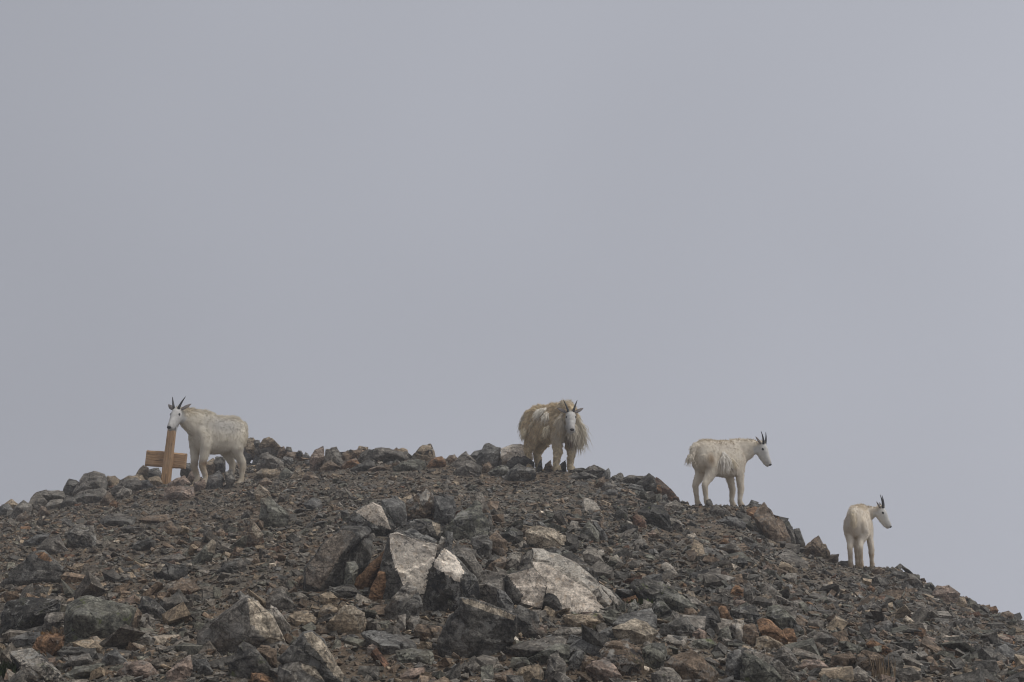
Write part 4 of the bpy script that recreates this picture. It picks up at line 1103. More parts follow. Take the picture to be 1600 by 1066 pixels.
CN = {'grey': 'grey', 'dark': 'dark grey', 'green': 'greenish grey', 'blue': 'bluish grey', 'brown': 'brown', 'tan': 'tan', 'pink': 'pinkish',
      'rust': 'rust red', 'orange': 'orange', 'light': 'light grey', 'pale': 'whitish'}
MARKS = [(260, 750, 'the cross'), (340, 750, 'the goat at the cross'), (866, 738, 'the shaggy goat'), (1120, 790, 'the white goat on the right ridge'),
         (1342, 888, 'the far right goat'), (640, 880, 'the white block'), (890, 920, 'the broad white slab'), (748, 985, 'the dark foreground boulder'),
         (1213, 990, 'the orange slab'), (510, 870, 'the dark leaning boulder'), (380, 980, 'the large pale boulder'), (55, 890, 'the rusty peaked wedge'),
         (155, 965, 'the yellow lichen boulder'), (268, 892, 'the black angular boulder'), (540, 968, 'the tan topped block'), (610, 1003, 'the blue grey slab on soil'),
         (1105, 968, 'the round black boulder'), (1025, 805, 'the black overhanging boulder'), (728, 815, 'the lichen pyramid'), (430, 800, 'the straight edged boulder'),
         (1200, 815, 'the tilted brown slab'), (1236, 872, 'the long grey slab'), (1478, 928, 'the pinkish edge boulder'), (1380, 978, 'the blue faceted stone'),
         (1290, 998, 'the jagged grey boulder'), (125, 838, 'the square blotched block'), (145, 755, 'the big rounded skyline boulder'), (760, 710, 'the dark skyline boulder'),
         (1080, 1040, 'the plain brown slab boulder'), (975, 1028, 'the large rounded brown boulder'), (1420, 1056, 'the squarish bottom boulder'), (500, 1020, 'the split boulder'),
         (320, 865, 'the tilted stone blade'), (660, 706, 'the spotted skyline block'), (852, 838, 'the tan layered block')]


def where(x, y):
    ds = [(math.hypot(x - a, (y - b) * 1.6), a, b, t) for a, b, t in MARKS]
    ds.sort()
    _, a, b, t = ds[0]
    dx, dy = x - a, y - b
    if abs(dx) > 1.2 * abs(dy): r = 'to the left of' if dx < 0 else 'to the right of'
    else: r = 'behind' if dy < 0 else 'in front of'
    return r + ' ' + t, ds[1][3]


used = {}
infos = []
for i in single:
    w, w2 = where(px[i], py[i])
    form = 'flat' if rng.uniform() < 0.5 else 'angular'
    infos.append([i, CN[cn[ck[i]]], w, w2])
for i, colr, w, w2 in infos:
    s = sz[i] / xy[i, 1] * FPX
    key = f'{colr} loose stone {w}'
    used.setdefault(key, []).append((i, s, w2))
LAB = {}
for key, lst in used.items():
    if len(lst) == 1:
        LAB[lst[0][0]] = key
        continue
    lst.sort(key=lambda q: px[q[0]])
    m = len(lst)
    words = {2: ['leftmost', 'rightmost'], 3: ['leftmost', 'middle', 'rightmost'], 4: ['leftmost', 'second from the left', 'third from the left', 'rightmost'],
             5: ['leftmost', 'second from the left', 'middle', 'second from the right', 'rightmost']}.get(m)
    for q, (i, s, w2) in enumerate(lst):
        if words: LAB[i] = f'{words[q]} {key}' if 'from' not in words[q] else f'{key}, {words[q]} of {m}'
        else: LAB[i] = f'{key}, one of several on its stretch towards {w2}'
for j, (i, colr, w, w2) in enumerate(infos):
    o = bpy.data.objects.new('stone', MID[j % len(MID)])
    COL.objects.link(o)
    o.location = pos[i]
    q = rot[i]
    o.rotation_euler = Matrix([list(r_) for r_ in q]).to_euler()
    s = sz[i]
    o.scale = (s, s * rng.uniform(.8, 1.2), s * rng.uniform(.8, 1.25))
    o.color = rgba(c[i])
    tag(o, LAB[i], 'stone', 'loose stones strewn over the slope', 'thing')

# ------------------------------------------------------------------ wooden cross
def beam_bm(w, dpt, length, seed, taper=0.9, sides=None):
    rg = np.random.default_rng(seed)
    prof = sides or [(-.5, -.42), (-.38, -.5), (.36, -.5), (.5, -.36), (.5, .40), (.34, .5), (-.4, .5), (-.5, .38)]
    bm = bmesh.new()
    rings = []
    nz = 14
    for k in range(nz + 1):
        t = k / nz
        s = 1 + (taper - 1) * t
        ring = []
        for (a, b) in prof:
            ring.append(bm.verts.new((a * w * s + rg.normal(0, .012) * w, b * dpt * s + rg.normal(0, .012) * dpt, t * length)))
        rings.append(ring)
    m = len(prof)
    for k in range(nz):
        for j in range(m):
            bm.faces.new((rings[k][j], rings[k][(j + 1) % m], rings[k + 1][(j + 1) % m], rings[k + 1][j]))
    bm.faces.new(rings[0][::-1]); bm.faces.new(rings[-1])
    bmesh.ops.recalc_face_normals(bm, faces=bm.faces[:])
    return bm


cd = hit(258, 757)
cbase = at(257, 757, cd)
cppm = FPX / cd
cz = float(ground(cbase[0], cbase[1]))
cross = empty('wooden_cross', (cbase[0], cbase[1], cz))
tag(cross, 'low wooden cross of rough timber standing crooked on the rocky ridge beside a goat', 'cross')
plen = 93 / cppm
post = link_mesh('post', bm_mesh(beam_bm(14.5 / cppm, 13 / cppm, plen + 0.15, 5, 0.80), 'post', 30), cross, M_WOOD)
post.location = (0, 0, -0.15)
post.rotation_euler = (0, R(5.0), 0)
blen = 62 / cppm
bar = link_mesh('crossbar', bm_mesh(beam_bm(25 / cppm, 12 / cppm, blen, 6, 0.97,
                [(-.5, -.30), (-.40, -.5), (.40, -.5), (.5, -.3), (.5, .3), (.4, .5), (-.4, .5), (-.5, .3)]), 'crossbar', 30), cross, M_WOOD)
bc = at(229, 716, cd + 0.115)
bar.location = (bc[0] - cbase[0], 0.118, bc[2] - cz)
bar.rotation_euler = (0, R(90 + 4.6), 0)


# ------------------------------------------------------------------ mountain goats
def ring_pts(c, side, up, a, b, n=16, p=2.2):
    out = []
    for k in range(n):
        t = 2 * math.pi * k / n
        cs, sn = math.cos(t), math.sin(t)
        out.append(np.array(c) + np.array(side) * a * math.copysign(abs(cs) ** (2 / p), cs) + np.array(up) * b * math.copysign(abs(sn) ** (2 / p), sn))
    return out


def loft(bm, rings):
    vs = [[bm.verts.new(Vector(q)) for q in r_] for r_ in rings]
    n = len(vs[0])
    for k in range(len(vs) - 1):
        for j in range(n):
            bm.faces.new((vs[k][j], vs[k][(j + 1) % n], vs[k + 1][(j + 1) % n], vs[k + 1][j]))
    bm.faces.new(vs[0][::-1]); bm.faces.new(vs[-1])


def nrm(v):
    v = np.asarray(v, float)
    return v / max(np.linalg.norm(v), 1e-9)


def tube(bm, path, ra, rb=None, sidehint=(0, 1, 0), n=14, p=2.1):
    path = [np.array(q, float) for q in path]
    rb = rb or ra
    rings = []
    for k, q in enumerate(path):
        tg = nrm(path[min(k + 1, len(path) - 1)] - path[max(k - 1, 0)])
        sd = nrm(np.array(sidehint) - tg * np.dot(sidehint, tg))
        up = np.cross(tg, sd)
        rings.append(ring_pts(q, sd, up, ra[k], rb[k], n, p))
    loft(bm, rings)


def smooth_path(P, vals, m=4):
    """Catmull-Rom through stations, with values carried along"""
    P = np.array(P, float); V = np.array(vals, float)
    A = np.concatenate([P, V], 1)
    A = np.vstack([2 * A[0] - A[1], A, 2 * A[-1] - A[-2]])
    out = []
    for k in range(1, len(A) - 2):
        for t in np.arange(m) / m:
            a, b, c, d = A[k - 1], A[k], A[k + 1], A[k + 2]
            out.append(0.5 * ((2 * b) + (c - a) * t + (2 * a - 5 * b + 4 * c - d) * t * t + (3 * b - a - 3 * c + d) * t ** 3))
    out.append(A[-2])
    out = np.array(out)
    return out[:, :3], np.maximum(out[:, 3:], 0.012)


def cream(p, n, base, var, sc=9.0, seed=0):
    q = p * sc + seed
    k = 1 + var * 1.3 * fbm(q, 3)
    return np.array(base)[None] * k[:, None]


class Goat:
    def __init__(self, px, py, d, yaw, s, spec, label):
        self.s, self.spec = s, spec
        b = at(px, py, d)
        self.root = empty('mountain_goat', (b[0], b[1], float(ground(b[0], b[1])) + 0.018), yaw)
        tag(self.root, label, 'goat', 'mountain goats on the ridge')
        self.base = np.array(self.root.location)
        self.yaw = yaw
        cy, sy = math.cos(yaw), math.sin(yaw)
        self.toloc = np.array([[cy, sy, 0], [-sy, cy, 0], [0, 0, 1.0]])     # world offset -> goat frame
        self.build()

    def foot(self, x, y):
        """ground height (in goat units) under a hoof"""
        w = self.toloc.T @ (np.array([x, y, 0]) * self.s) + self.base
        return (float(ground(w[0], w[1])) - self.base[2]) / self.s

    def build(self):
        S, sp = self.s, self.spec
        bm = bmesh.new()
        xs = sp.get('len', 0.92)
        hump = sp.get('hump', 0)
        wd = sp.get('wide', 1.0)
        st = [(-.575, .80, .64, .06), (-.53, .87, .54, .12), (-.43, .925, .47, .165), (-.28, .935, .445, .185), (-.10, .925, .425, .20), (.06, .935, .415, .20),
              (.20, .985 - hump * .8, .415, .19), (.32, 1.0 - hump, .43, .172), (.42, .965 - hump * .8, .475, .145), (.50, .90, .54, .11), (.56, .82, .62, .06)]
        C = [((a * xs), 0, (t + b_) / 2) for a, t, b_, w in st]
        V = [(w * wd, (t - b_) / 2) for a, t, b_, w in st]
        P, Q = smooth_path(C, V, 3)
        loft(bm, [ring_pts(p, (0, 1, 0), (0, 0, 1), q[0], q[1], 20, 2.25) for p, q in zip(P, Q)])
        # head and neck
        hp = self.toloc @ np.array(sp['head'])
        hd = nrm(self.toloc @ np.array(sp['look']))
        hu = nrm(np.array([0, 0, 1.0]) - hd * hd[2])
        tw = sp.get('roll', 0)
        hs = np.cross(hu, hd)
        L = 0.315 
        self.hp, self.hd, self.hu, self.hs, self.L = hp, hd, hu, hs, L
        HS = [(-.03, .046, .060, .0), (.02, .060, .080, .0), (.08, .066, .088, -.006), (.13, .059, .084, -.012), (.19, .046, .070, -.016), (.25, .040, .060, -.018), (.295, .039, .052, -.018), (.324, .030, .036, -.018)]
        hk = self.hk = sp.get('headscale', 1.06)
        loft(bm, [ring_pts(hp + (hd * t + hu * o_) * hk, hs, hu, a * hk, b_ * hk, 16, 2.3) for t, a, b_, o_ in HS])
        nb = np.array([.34 * xs, 0, .77])
        mid = sp.get('neckmid')
        e = hp + hd * .05 - hu * .045
        m1 = nb * .62 + e * .38 + np.array([.03, 0, .025]); m2 = nb * .25 + e * .75 + np.array([.02, 0, .03])
        P, Q = smooth_path([nb, m1, m2, e], [(.135 * wd, .21), (.105 * wd, .165), (.078, .115), (.062, .078)], 4)
        tube(bm, P, list(Q[:, 0]), list(Q[:, 1]))
        if sp.get('beard', 0):
            tube(bm, [hp + hd * .20 - hu * .04, hp + hd * .215 - hu * .085, hp + hd * .225 - hu * .125], [.034, .026, .010])
        # legs
        lw = sp.get('stance', 1.0)
        self.feet = []
        for sgn in (1, -1):
            o = sp['legs'].get(('front', sgn), (0, 0)); ft = sp.get('legw', 1.0)
            fx, fy = .30 * xs / .92 + o[0], .105 * lw * sgn + o[1]
            g = self.foot(fx, fy)
            path = [(.29, .05 * sgn, .80), (.28, .085 * sgn, .72), (.27, .11 * sgn, .58), (.27 + .3 * o[0], .112 * sgn, .46), (.29 + .7 * o[0], fy, .30), (.295 + .8 * o[0], fy, .26), (fx - .005, fy, .13), (fx, fy, .085), (fx + .02, fy, .045), (fx + .03, fy, .02)]
            path = [(a, b_, c_ + g * max(0, 1 - c_ / .55)) for a, b_, c_ in path]
            P, Q = smooth_path(path, [(.025, .04), (.070, .125), (.068, .105), (.058, .08), (.047, .054), (.047, .055), (.036, .038), (.038, .043), (.040, .048), (.043, .052)], 3)
            tube(bm, P, list(Q[:, 0] * ft), list(Q[:, 1] * ft))
            self.feet.append((fx + .035, fy, g))
            o = sp['legs'].get(('hind', sgn), (0, 0))
            fx, fy = -.40 * xs / .92 + o[0], .105 * lw * sgn + o[1]
            g = self.foot(fx, fy)
            path = [(-.36 * xs / .92, .05 * sgn, .80), (-.35 * xs / .92, .080 * sgn, .73), (-.33 * xs / .92 + .1 * o[0], .105 * sgn, .64), (-.30 * xs / .92 + .3 * o[0], .112 * sgn, .52), (-.37 * xs / .92 + .6 * o[0], fy, .40), (-.445 * xs / .92 + .85 * o[0], fy, .315), (-.45 * xs / .92 + .95 * o[0], fy, .27), (fx - .03, fy, .14), (fx - .02, fy, .085), (fx, fy, .045), (fx + .01, fy, .02)]
            path = [(a, b_, c_ + g * max(0, 1 - c_ / .55)) for a, b_, c_ in path]
            P, Q = smooth_path(path, [(.03, .05), (.080, .145), (.085, .155), (.078, .125), (.056, .080), (.045, .056), (.042, .050), (.035, .036), (.038, .043), (.040, .048), (.043, .052)], 3)
            tube(bm, P, list(Q[:, 0] * ft), list(Q[:, 1] * ft))
            self.feet.append((fx + .015, fy, g))
        # tail
        tube(bm, [(-.50 * xs / .92, 0, .86), (-.57 * xs / .92, 0, .80), (-.60 * xs / .92, 0, .70), (-.59 * xs / .92, 0, .62)], [.05, .045, .034, .014])
        bmesh.ops.recalc_face_normals(bm, faces=bm.faces[:])
        for v in bm.verts: v.co *= S
        me = bpy.data.meshes.new('raw')
        bm.to_mesh(me); bm.free()
        tmp = bpy.data.objects.new('raw', me); COL.objects.link(tmp)
        r_ = tmp.modifiers.new('r', 'REMESH'); r_.mode = 'VOXEL'; r_.voxel_size = 0.0125 * S / 0.9
        sm = tmp.modifiers.new('s', 'SMOOTH'); sm.iterations = 4; sm.factor = 0.5
        dg = bpy.context.evaluated_depsgraph_get()
        body = bpy.data.meshes.new_from_object(tmp.evaluated_get(dg))
        bpy.data.objects.remove(tmp)
        nv = len(body.vertices)
        co = np.empty(nv * 3, np.float32); body.vertices.foreach_get('co', co); co = co.reshape(-1, 3).astype(float)
        # large soft muscle and wool unevenness
        no = np.empty(nv * 3, np.float32); body.vertices.foreach_get('normal', no); no = no.reshape(-1, 3)
        q = co / S
        hdist = (q - hp) @ hd
        onhead = (hdist > 0.0) & (hdist < .42) & (np.linalg.norm(q - hp - np.outer(hdist, hd), axis=1) < .13)
        lump = sp.get('lump', .006) * S * (perlin(q * 7 + 3) + .6 * perlin(q * 17)) * np.where(onhead, .15, 1) * np.clip((q[:, 2] - .1) / .3, .1, 1)
        co2 = co + no * lump[:, None]
        body.vertices.foreach_set('co', co2.astype(np.float32).ravel())
        body.polygons.foreach_set('use_smooth', np.ones(len(body.polygons), bool))
        body.update()
        col = self.colour(co2 / S)
        a_ = body.color_attributes.new('tint', 'FLOAT_COLOR', 'POINT')
        a_.data.foreach_set('color', np.concatenate([col, np.ones((nv, 1))], 1).astype(np.float32).ravel())
        body.materials.clear(); body.materials.append(M_FUR)
        body.name = 'body'
        self.body = link_mesh('body', body, self.root)
        self.extras()
        self.fur()

    def headmask(self, q):
        t = (q - self.hp) @ self.hd
        rad = np.linalg.norm(q - self.hp - np.outer(t, self.hd), axis=1)
        return np.clip(t / .05, 0, 1) * (rad < .135) * (t < .42)

    def colour(self, q):
        sp = self.spec
        base = cream(q, None, sp['coat'], .08, 6, 3)
        # soft patches: stains, differing wool, darker belly bands, a greyer rear side
        for (c0, rad, cc, w) in sp.get('patch', []):
            d = np.linalg.norm((q - np.array(c0)) / np.array(rad), axis=1) + .3 * perlin(q * 10)
            k = np.clip(1.3 - d, 0, 1)[:, None] * w
            base = base * (1 - k) + np.array(cc) * k
        # legs
        leg = np.clip((.36 - q[:, 2]) / .16, 0, 1)[:, None] * sp.get('legstain', .5) * np.clip(.7 + 1.0 * perlin(q * 13)[:, None], 0, 1)
        base = base * (1 - leg) + np.array(sp.get('legcol', (.40, .31, .20))) * leg
        wl_ = sp.get('wool', .015)
        base = base * (1 + wl_ * 2.0 * perlin(q * 38 + 5) + wl_ * 1.2 * perlin(q * 80))[:, None]
        h = self.headmask(q)[:, None]
        base = base * (1 - h) + np.array(sp.get('face', (.60, .585, .55))) * h
        # greyer muzzle and a darker line running down from each eye
        t = (q - self.hp) @ self.hd
        k = (np.clip((t - .23) / .08, 0, 1) * h[:, 0] * .35)[:, None]
        base = base * (1 - k) + np.array((.36, .33, .30)) * k
        base = base * (1 - .22 * h * np.clip(.5 + 1.2 * perlin(q * 28)[:, None], 0, 1))
        return np.clip(base, .02, .8)

    def child_tube(self, name, path, ra, mat, n=8, rb=None):
        bm = bmesh.new()
        tube(bm, [np.array(p) * self.s for p in path], [r_ * self.s for r_ in ra], [r_ * self.s for r_ in rb] if rb else None, sidehint=self.hs, n=n)
        bmesh.ops.recalc_face_normals(bm, faces=bm.faces[:])
        return link_mesh(name, bm_mesh(bm, name, 50), self.root, mat)

    def ball(self, name, c, r_, mat, flat=(1, 1, 1)):
        bm = bmesh.new()
        bmesh.ops.create_uvsphere(bm, u_segments=14, v_segments=9, radius=1)
        B = np.stack([self.hd, self.hs, self.hu], 1)
        for v in bm.verts:
            v.co = Vector((np.array(c) + B @ (np.array(v.co) * r_ * np.array(flat))) * self.s)
        return link_mesh(name, bm_mesh(bm, name, 0), self.root, mat)

    def extras(self):
        hp, hd, hu, hs = self.hp, self.hd * self.hk, self.hu * self.hk, self.hs * self.hk
        sp = self.spec
        hl = sp.get('horn', .205)
        for sg in (1, -1):
            b = hp + hd * .030 + hu * .066 + hs * .030 * sg
            path, rad = [], []
            for k in range(9):
                t = k / 8
                path.append(b + (hu * .60 - hd * .72) * (hl * t) - (hu * .14 + hd * .26) * (hl * t * t) + hs * sg * (.042 * t + .016 * t * t))
                rad.append(.0165 * (1 - t) ** .8 + .003)
            self.child_tube('horn', path, rad, M_HORN)
            # ear: a leaf shaped cup
            b = hp + hd * .012 + hu * .040 + hs * .052 * sg
            dr = self.hk * nrm(hs * sg * sp.get('ear_out', .75) + hu * .10 - hd * .70)
            path = [b + dr * t for t in (0, .03, .065, .10, .125, .14)]
            self.child_tube('ear', path, [.014, .026, .030, .022, .011, .003], M_EAR, 10, [.012, .014, .013, .010, .006, .002])
            self.ball('eye', hp + hd * .095 + hu * .030 + hs * .057 * sg, .0175, M_EYE, (1.15, .7, .95))
        self.ball('nose', hp + hd * .318 + hu * .002, .027, M_NOSE, (.55, 1.15, .75))
        self.child_tube('mouth', [hp + hd * .322 - hu * .030 + hs * y for y in (-.032, -.016, 0, .016, .032)], [.004, .008, .009, .008, .004], M_NOSE, 6)
        for fx, fy, g in self.feet:
            bm = bmesh.new()
            for sg in (1, -1):
                rings = []
                for zz, a, b_, o in ((-.012, .024, .047, .010), (.015, .024, .045, .006), (.050, .020, .033, -.008)):
                    rings.append(ring_pts(np.array([fx + o, fy + .021 * sg, g + zz]) * self.s, (0, 1, 0), (1, 0, 0), a * self.s, b_ * self.s, 8, 2.4))
                loft(bm, rings)
            bmesh.ops.recalc_face_normals(bm, faces=bm.faces[:])
            link_mesh('hoof', bm_mesh(bm, 'hoof', 40), self.root, M_HOOF)

    def fur(self):
        S, sp = self.s, self.spec
        me = self.body.data
        nv, nt = len(me.vertices), len(me.loop_triangles) if me.loop_triangles else 0
        me.calc_loop_triangles()
        nt = len(me.loop_triangles)
        T = np.empty(nt * 3, np.int32); me.loop_triangles.foreach_get('vertices', T); T = T.reshape(-1, 3)
        co = np.empty(nv * 3, np.float32); me.vertices.foreach_get('co', co); co = co.reshape(-1, 3).astype(float)
        no = np.empty(nv * 3, np.float32); me.vertices.foreach_get('normal', no); no = no.reshape(-1, 3).astype(float)
        A, B, C = co[T[:, 0]], co[T[:, 1]], co[T[:, 2]]
        ar = np.linalg.norm(np.cross(B - A, C - A), axis=1)
        N = sp.get('strands', 16000)
        rg = np.random.default_rng(int(self.s * 1000))
        k = rg.choice(nt, N, p=ar / ar.sum())
        w = rg.dirichlet((1, 1, 1), N)
        p = (co[T[k]] * w[:, :, None]).sum(1); nn = (no[T[k]] * w[:, :, None]).sum(1)
        nn /= np.linalg.norm(nn, axis=1)[:, None] + 1e-9
        q = p / S
        head = self.headmask(q)
        ln = np.full(N, sp.get('hair', .040))
        lowleg = np.clip((.42 - q[:, 2]) / .12, 0, 1)
        ln = ln * (1 - lowleg) + .024 * lowleg
        crest = np.clip((nn[:, 2] - .45) * 2, 0, 1) * np.clip((q[:, 0] + .55) / .2, 0, 1) * np.clip((q[:, 2] - .76) / .14, 0, 1)
        ln = ln + crest * sp.get('crest', .018)
        lift = np.full(N, sp.get('lift', .20)) + crest * .25
        for (c0, rad, l2, lf) in sp.get('long', []):
            d = np.linalg.norm((q - np.array(c0)) / np.array(rad), axis=1)
            kk = np.clip(1.35 - d, 0, 1)
            ln = np.maximum(ln, l2 * kk); lift = lift * (1 - kk) + lf * kk
        ln = ln * (1 - head) + .010 * head
        # beard
        tb = (q - self.hp) @ self.hd; ub = (q - self.hp) @ self.hu
        beard = (tb > .15) & (tb < .27) & (ub < -.05) & (ub > -.2)
        ln = np.where(beard, sp.get('beardlen', .06), ln)
        ln = ln * S * rg.uniform(.6, 1.15, N)
        flow = np.tile(np.array([-.55, 0, -.85]), (N, 1))
        fl = flow - nn * (flow * nn).sum(1)[:, None]
        fl /= np.linalg.norm(fl, axis=1)[:, None] + 1e-6
        cl = np.stack([perlin(q * 16 + 1), perlin(q * 16 + 21), perlin(q * 16 + 41)], 1) * sp.get('clump', .35)
        d0 = nn * lift[:, None] + fl * .8 + cl * .9 + rg.normal(0, .16, (N, 3))
        d0 /= np.linalg.norm(d0, axis=1)[:, None]
        g = np.array([0, 0, -1.0])
        longness = np.clip((ln / S - .05) / .06, 0, 1)[:, None]
        d1 = d0 * (1 - .75 * longness) + g * (.75 * longness + .12) + cl * .5 * longness
        d1 /= np.linalg.norm(d1, axis=1)[:, None]
        l_ = ln[:, None]
        P0 = p - nn * .004 * S
        curl = sp.get('curl', 0) * rg.normal(0, 1, (N, 3)) * l_
        P1 = P0 + d0 * l_ * .35 + curl * .4
        P2 = P1 + (d0 * .4 + d1 * .6) * l_ * .35 - curl * .5
        P3 = P2 + d1 * l_ * .35 + curl * .4
        pts_ = np.stack([P0, P1, P2, P3], 1)
        hc = bpy.data.hair_curves.new('fur')
        hc.add_curves([4] * N)
        hc.attributes['position'].data.foreach_set('vector', pts_.astype(np.float32).ravel())
        ra = hc.attributes.get('radius') or hc.attributes.new('radius', 'FLOAT', 'POINT')
        r0 = sp.get('thick', .0034) * S
        ra.data.foreach_set('value', np.tile(np.array([r0, r0 * .85, r0 * .6, r0 * .12], np.float32), N))
        colr = self.colour(q)
        for (c0, rad, l2, lf) in sp.get('long', []):
            d = np.linalg.norm((q - np.array(c0)) / np.array(rad), axis=1)
            kk = (np.clip(1.35 - d, 0, 1) * .8 * (1 - head))[:, None]
            colr = colr * (1 - kk) + np.array(sp.get('longcol', sp['coat'])) * kk
        colr = colr * rg.uniform(.90, 1.08, (N, 1))
        ta = hc.attributes.new('tint', 'FLOAT_COLOR', 'CURVE')
        ta.data.foreach_set('color', np.concatenate([colr, np.ones((N, 1))], 1).astype(np.float32).ravel())
        hc.materials.append(M_FUR)
        o = bpy.data.objects.new('fur', hc)
        COL.objects.link(o); o.parent = self.root
        # loose tufts of shed wool
        for (c0, vec, num, length, cc) in sp.get('tufts', []):
            c0 = np.array(c0, float)
            dist = np.linalg.norm(co / S - c0, axis=1)
            near = np.argsort(dist)[:max(6, num // 6)]
            ii = rg.choice(near, num)
            P0 = co[ii] + no[ii] * .012 * S
            dv = nrm(vec)[None] + rg.normal(0, .20, (num, 3))
            l_ = length * S * rg.uniform(.4, 1.15, (num, 1))
            P1 = P0 + (no[ii] * .35 + dv * .6) * l_ * .3
            P2 = P1 + dv * l_ * .4 + rg.normal(0, .10, (num, 3)) * l_
            P3 = P2 + (dv + np.array([0, 0, -.5])) * l_ * .35 + rg.normal(0, .12, (num, 3)) * l_
            hc = bpy.data.hair_curves.new('shed_wool')
            hc.add_curves([4] * num)
            hc.attributes['position'].data.foreach_set('vector', np.stack([P0, P1, P2, P3], 1).astype(np.float32).ravel())
            ra = hc.attributes.get('radius') or hc.attributes.new('radius', 'FLOAT', 'POINT')
            ra.data.foreach_set('value', np.tile(np.array([.004, .004, .003, .0006], np.float32) * S, num))
            ta = hc.attributes.new('tint', 'FLOAT_COLOR', 'CURVE')
            cols = np.array(cc)[None] * rg.uniform(.8, 1.15, (num, 1))
            ta.data.foreach_set('color', np.concatenate([cols, np.ones((num, 1))], 1).astype(np.float32).ravel())
            hc.materials.append(M_FUR)
            o = bpy.data.objects.new('shed_wool', hc)
            COL.objects.link(o); o.parent = self.root


# goat at the cross: faces left and towards the camera
d1 = PD[0]
Goat(337, 761, d1, R(180 + 49), 118 * d1 / FPX / 1.01, dict(
    head=(-.400, -.54, .935), look=(-.17, -.72, -.68), hump=.01, coat=(.66, .60, .49), legs={('front', 1): (.0, 0), ('hind', -1): (.03, 0), ('hind', 1): (-.01, 0)},
    face=(.64, .62, .58), legcol=(.40, .30, .19), legstain=.75, hair=.032, crest=.022, strands=15000, horn=.155, beardlen=.05, beard=1, len=.74, wide=.86, legw=.9, stance=.85,
    patch=[((.0, .18, .80), (.35, .2, .14), (.47, .45, .42), .7), ((.28, .12, .27), (.10, .10, .06), (.18, .115, .065), .95), ((.28, -.12, .27), (.10, .10, .06), (.18, .115, .065), .95),
           ((.52, .05, .97), (.12, .2, .08), (.48, .40, .28), .8), ((-.42, .15, .62), (.16, .15, .16), (.54, .47, .35), .7), ((.1, .2, .45), (.3, .2, .05), (.42, .36, .28), .6)]),  # last patch: darker band low along the belly
     'pale goat with bent neck standing behind the wooden cross')
# shaggy goat: body turned right and towards the camera, face to the camera
d2 = PD[1]
Goat(861, 740, d2, R(-50), 112 * d2 / FPX / 1.01, dict(
    head=(.255, -.55, .76), look=(.03, -.72, -.66), hump=.07, coat=(.68, .555, .37), legs={('front', 1): (.02, 0), ('front', -1): (-.04, 0), ('hind', -1): (.02, 0)},
    face=(.66, .64, .60), legcol=(.56, .47, .32), legstain=.7, hair=.038, crest=.02, strands=34000, lift=.5, curl=.20, clump=1.9, lump=.024, thick=.0036, wool=.32, wide=.95, legw=1.15, horn=.155, beardlen=.07, ear_out=1.0, headscale=1.08, len=.84,
    longcol=(.68, .61, .49),
    long=[((-.60, 0, .78), (.09, .20, .22), .12, .35), ((.50, .14, .72), (.15, .16, .26), .15, .3), ((.38, .22, .82), (.14, .12, .20), .13, .35), ((.30, .12, .45), (.12, .14, .14), .065, .4), ((.30, -.12, .45), (.12, .14, .14), .065, .4), ((.40, .0, .98), (.2, .2, .10), .07, .7)],
    patch=[((.1, -.2, .8), (.3, .2, .2), (.60, .49, .34), .6), ((-.3, -.2, .5), (.2, .2, .2), (.60, .48, .32), .7), ((-.55, 0, .82), (.12, .3, .16), (.78, .72, .61), .9), ((.50, 0, .62), (.14, .2, .14), (.66, .61, .52), .85)],
    tufts=[((-.05, -.17, .86), (-.1, -.3, -.5), 220, .10, (.92, .87, .76)), ((.04, -.17, .89), (-.3, -.3, -.3), 200, .10, (.92, .87, .76)), ((.12, -.17, .80), (-.1, -.3, -.8), 120, .12, (.88, .82, .70)),
           ((-.18, -.18, .70), (-.1, -.3, -.8), 60, .08, (.74, .64, .47)), ((.16, -.18, .62), (0, -.3, -1), 70, .13, (.74, .66, .50)), ((-.30, -.17, .60), (-.2, -.3, -1), 120, .12, (.74, .64, .46)),
           ((.42, -.16, .74), (.1, -.2, -1), 300, .17, (.68, .60, .47)), ((.50, -.04, .62), (.1, 0, -1), 340, .15, (.70, .63, .51)), ((.46, .12, .58), (.0, .05, -1), 520, .22, (.64, .57, .45)),
           ((.48, .16, .70), (.0, .10, -1), 520, .22, (.66, .60, .48)), ((.38, .20, .62), (0, .10, -1), 460, .24, (.64, .58, .45)), ((.40, .02, .48), (.0, 0, -1), 160, .12, (.26, .19, .14)),
           ((-.58, .08, .72), (-.15, 0, -1), 160, .14, (.68, .61, .48)), ((-.58, -.06, .78), (-.15, 0, -1), 160, .14, (.68, .61, .48))]),
     'shaggy tan goat shedding its coat on the crest, face to the camera')
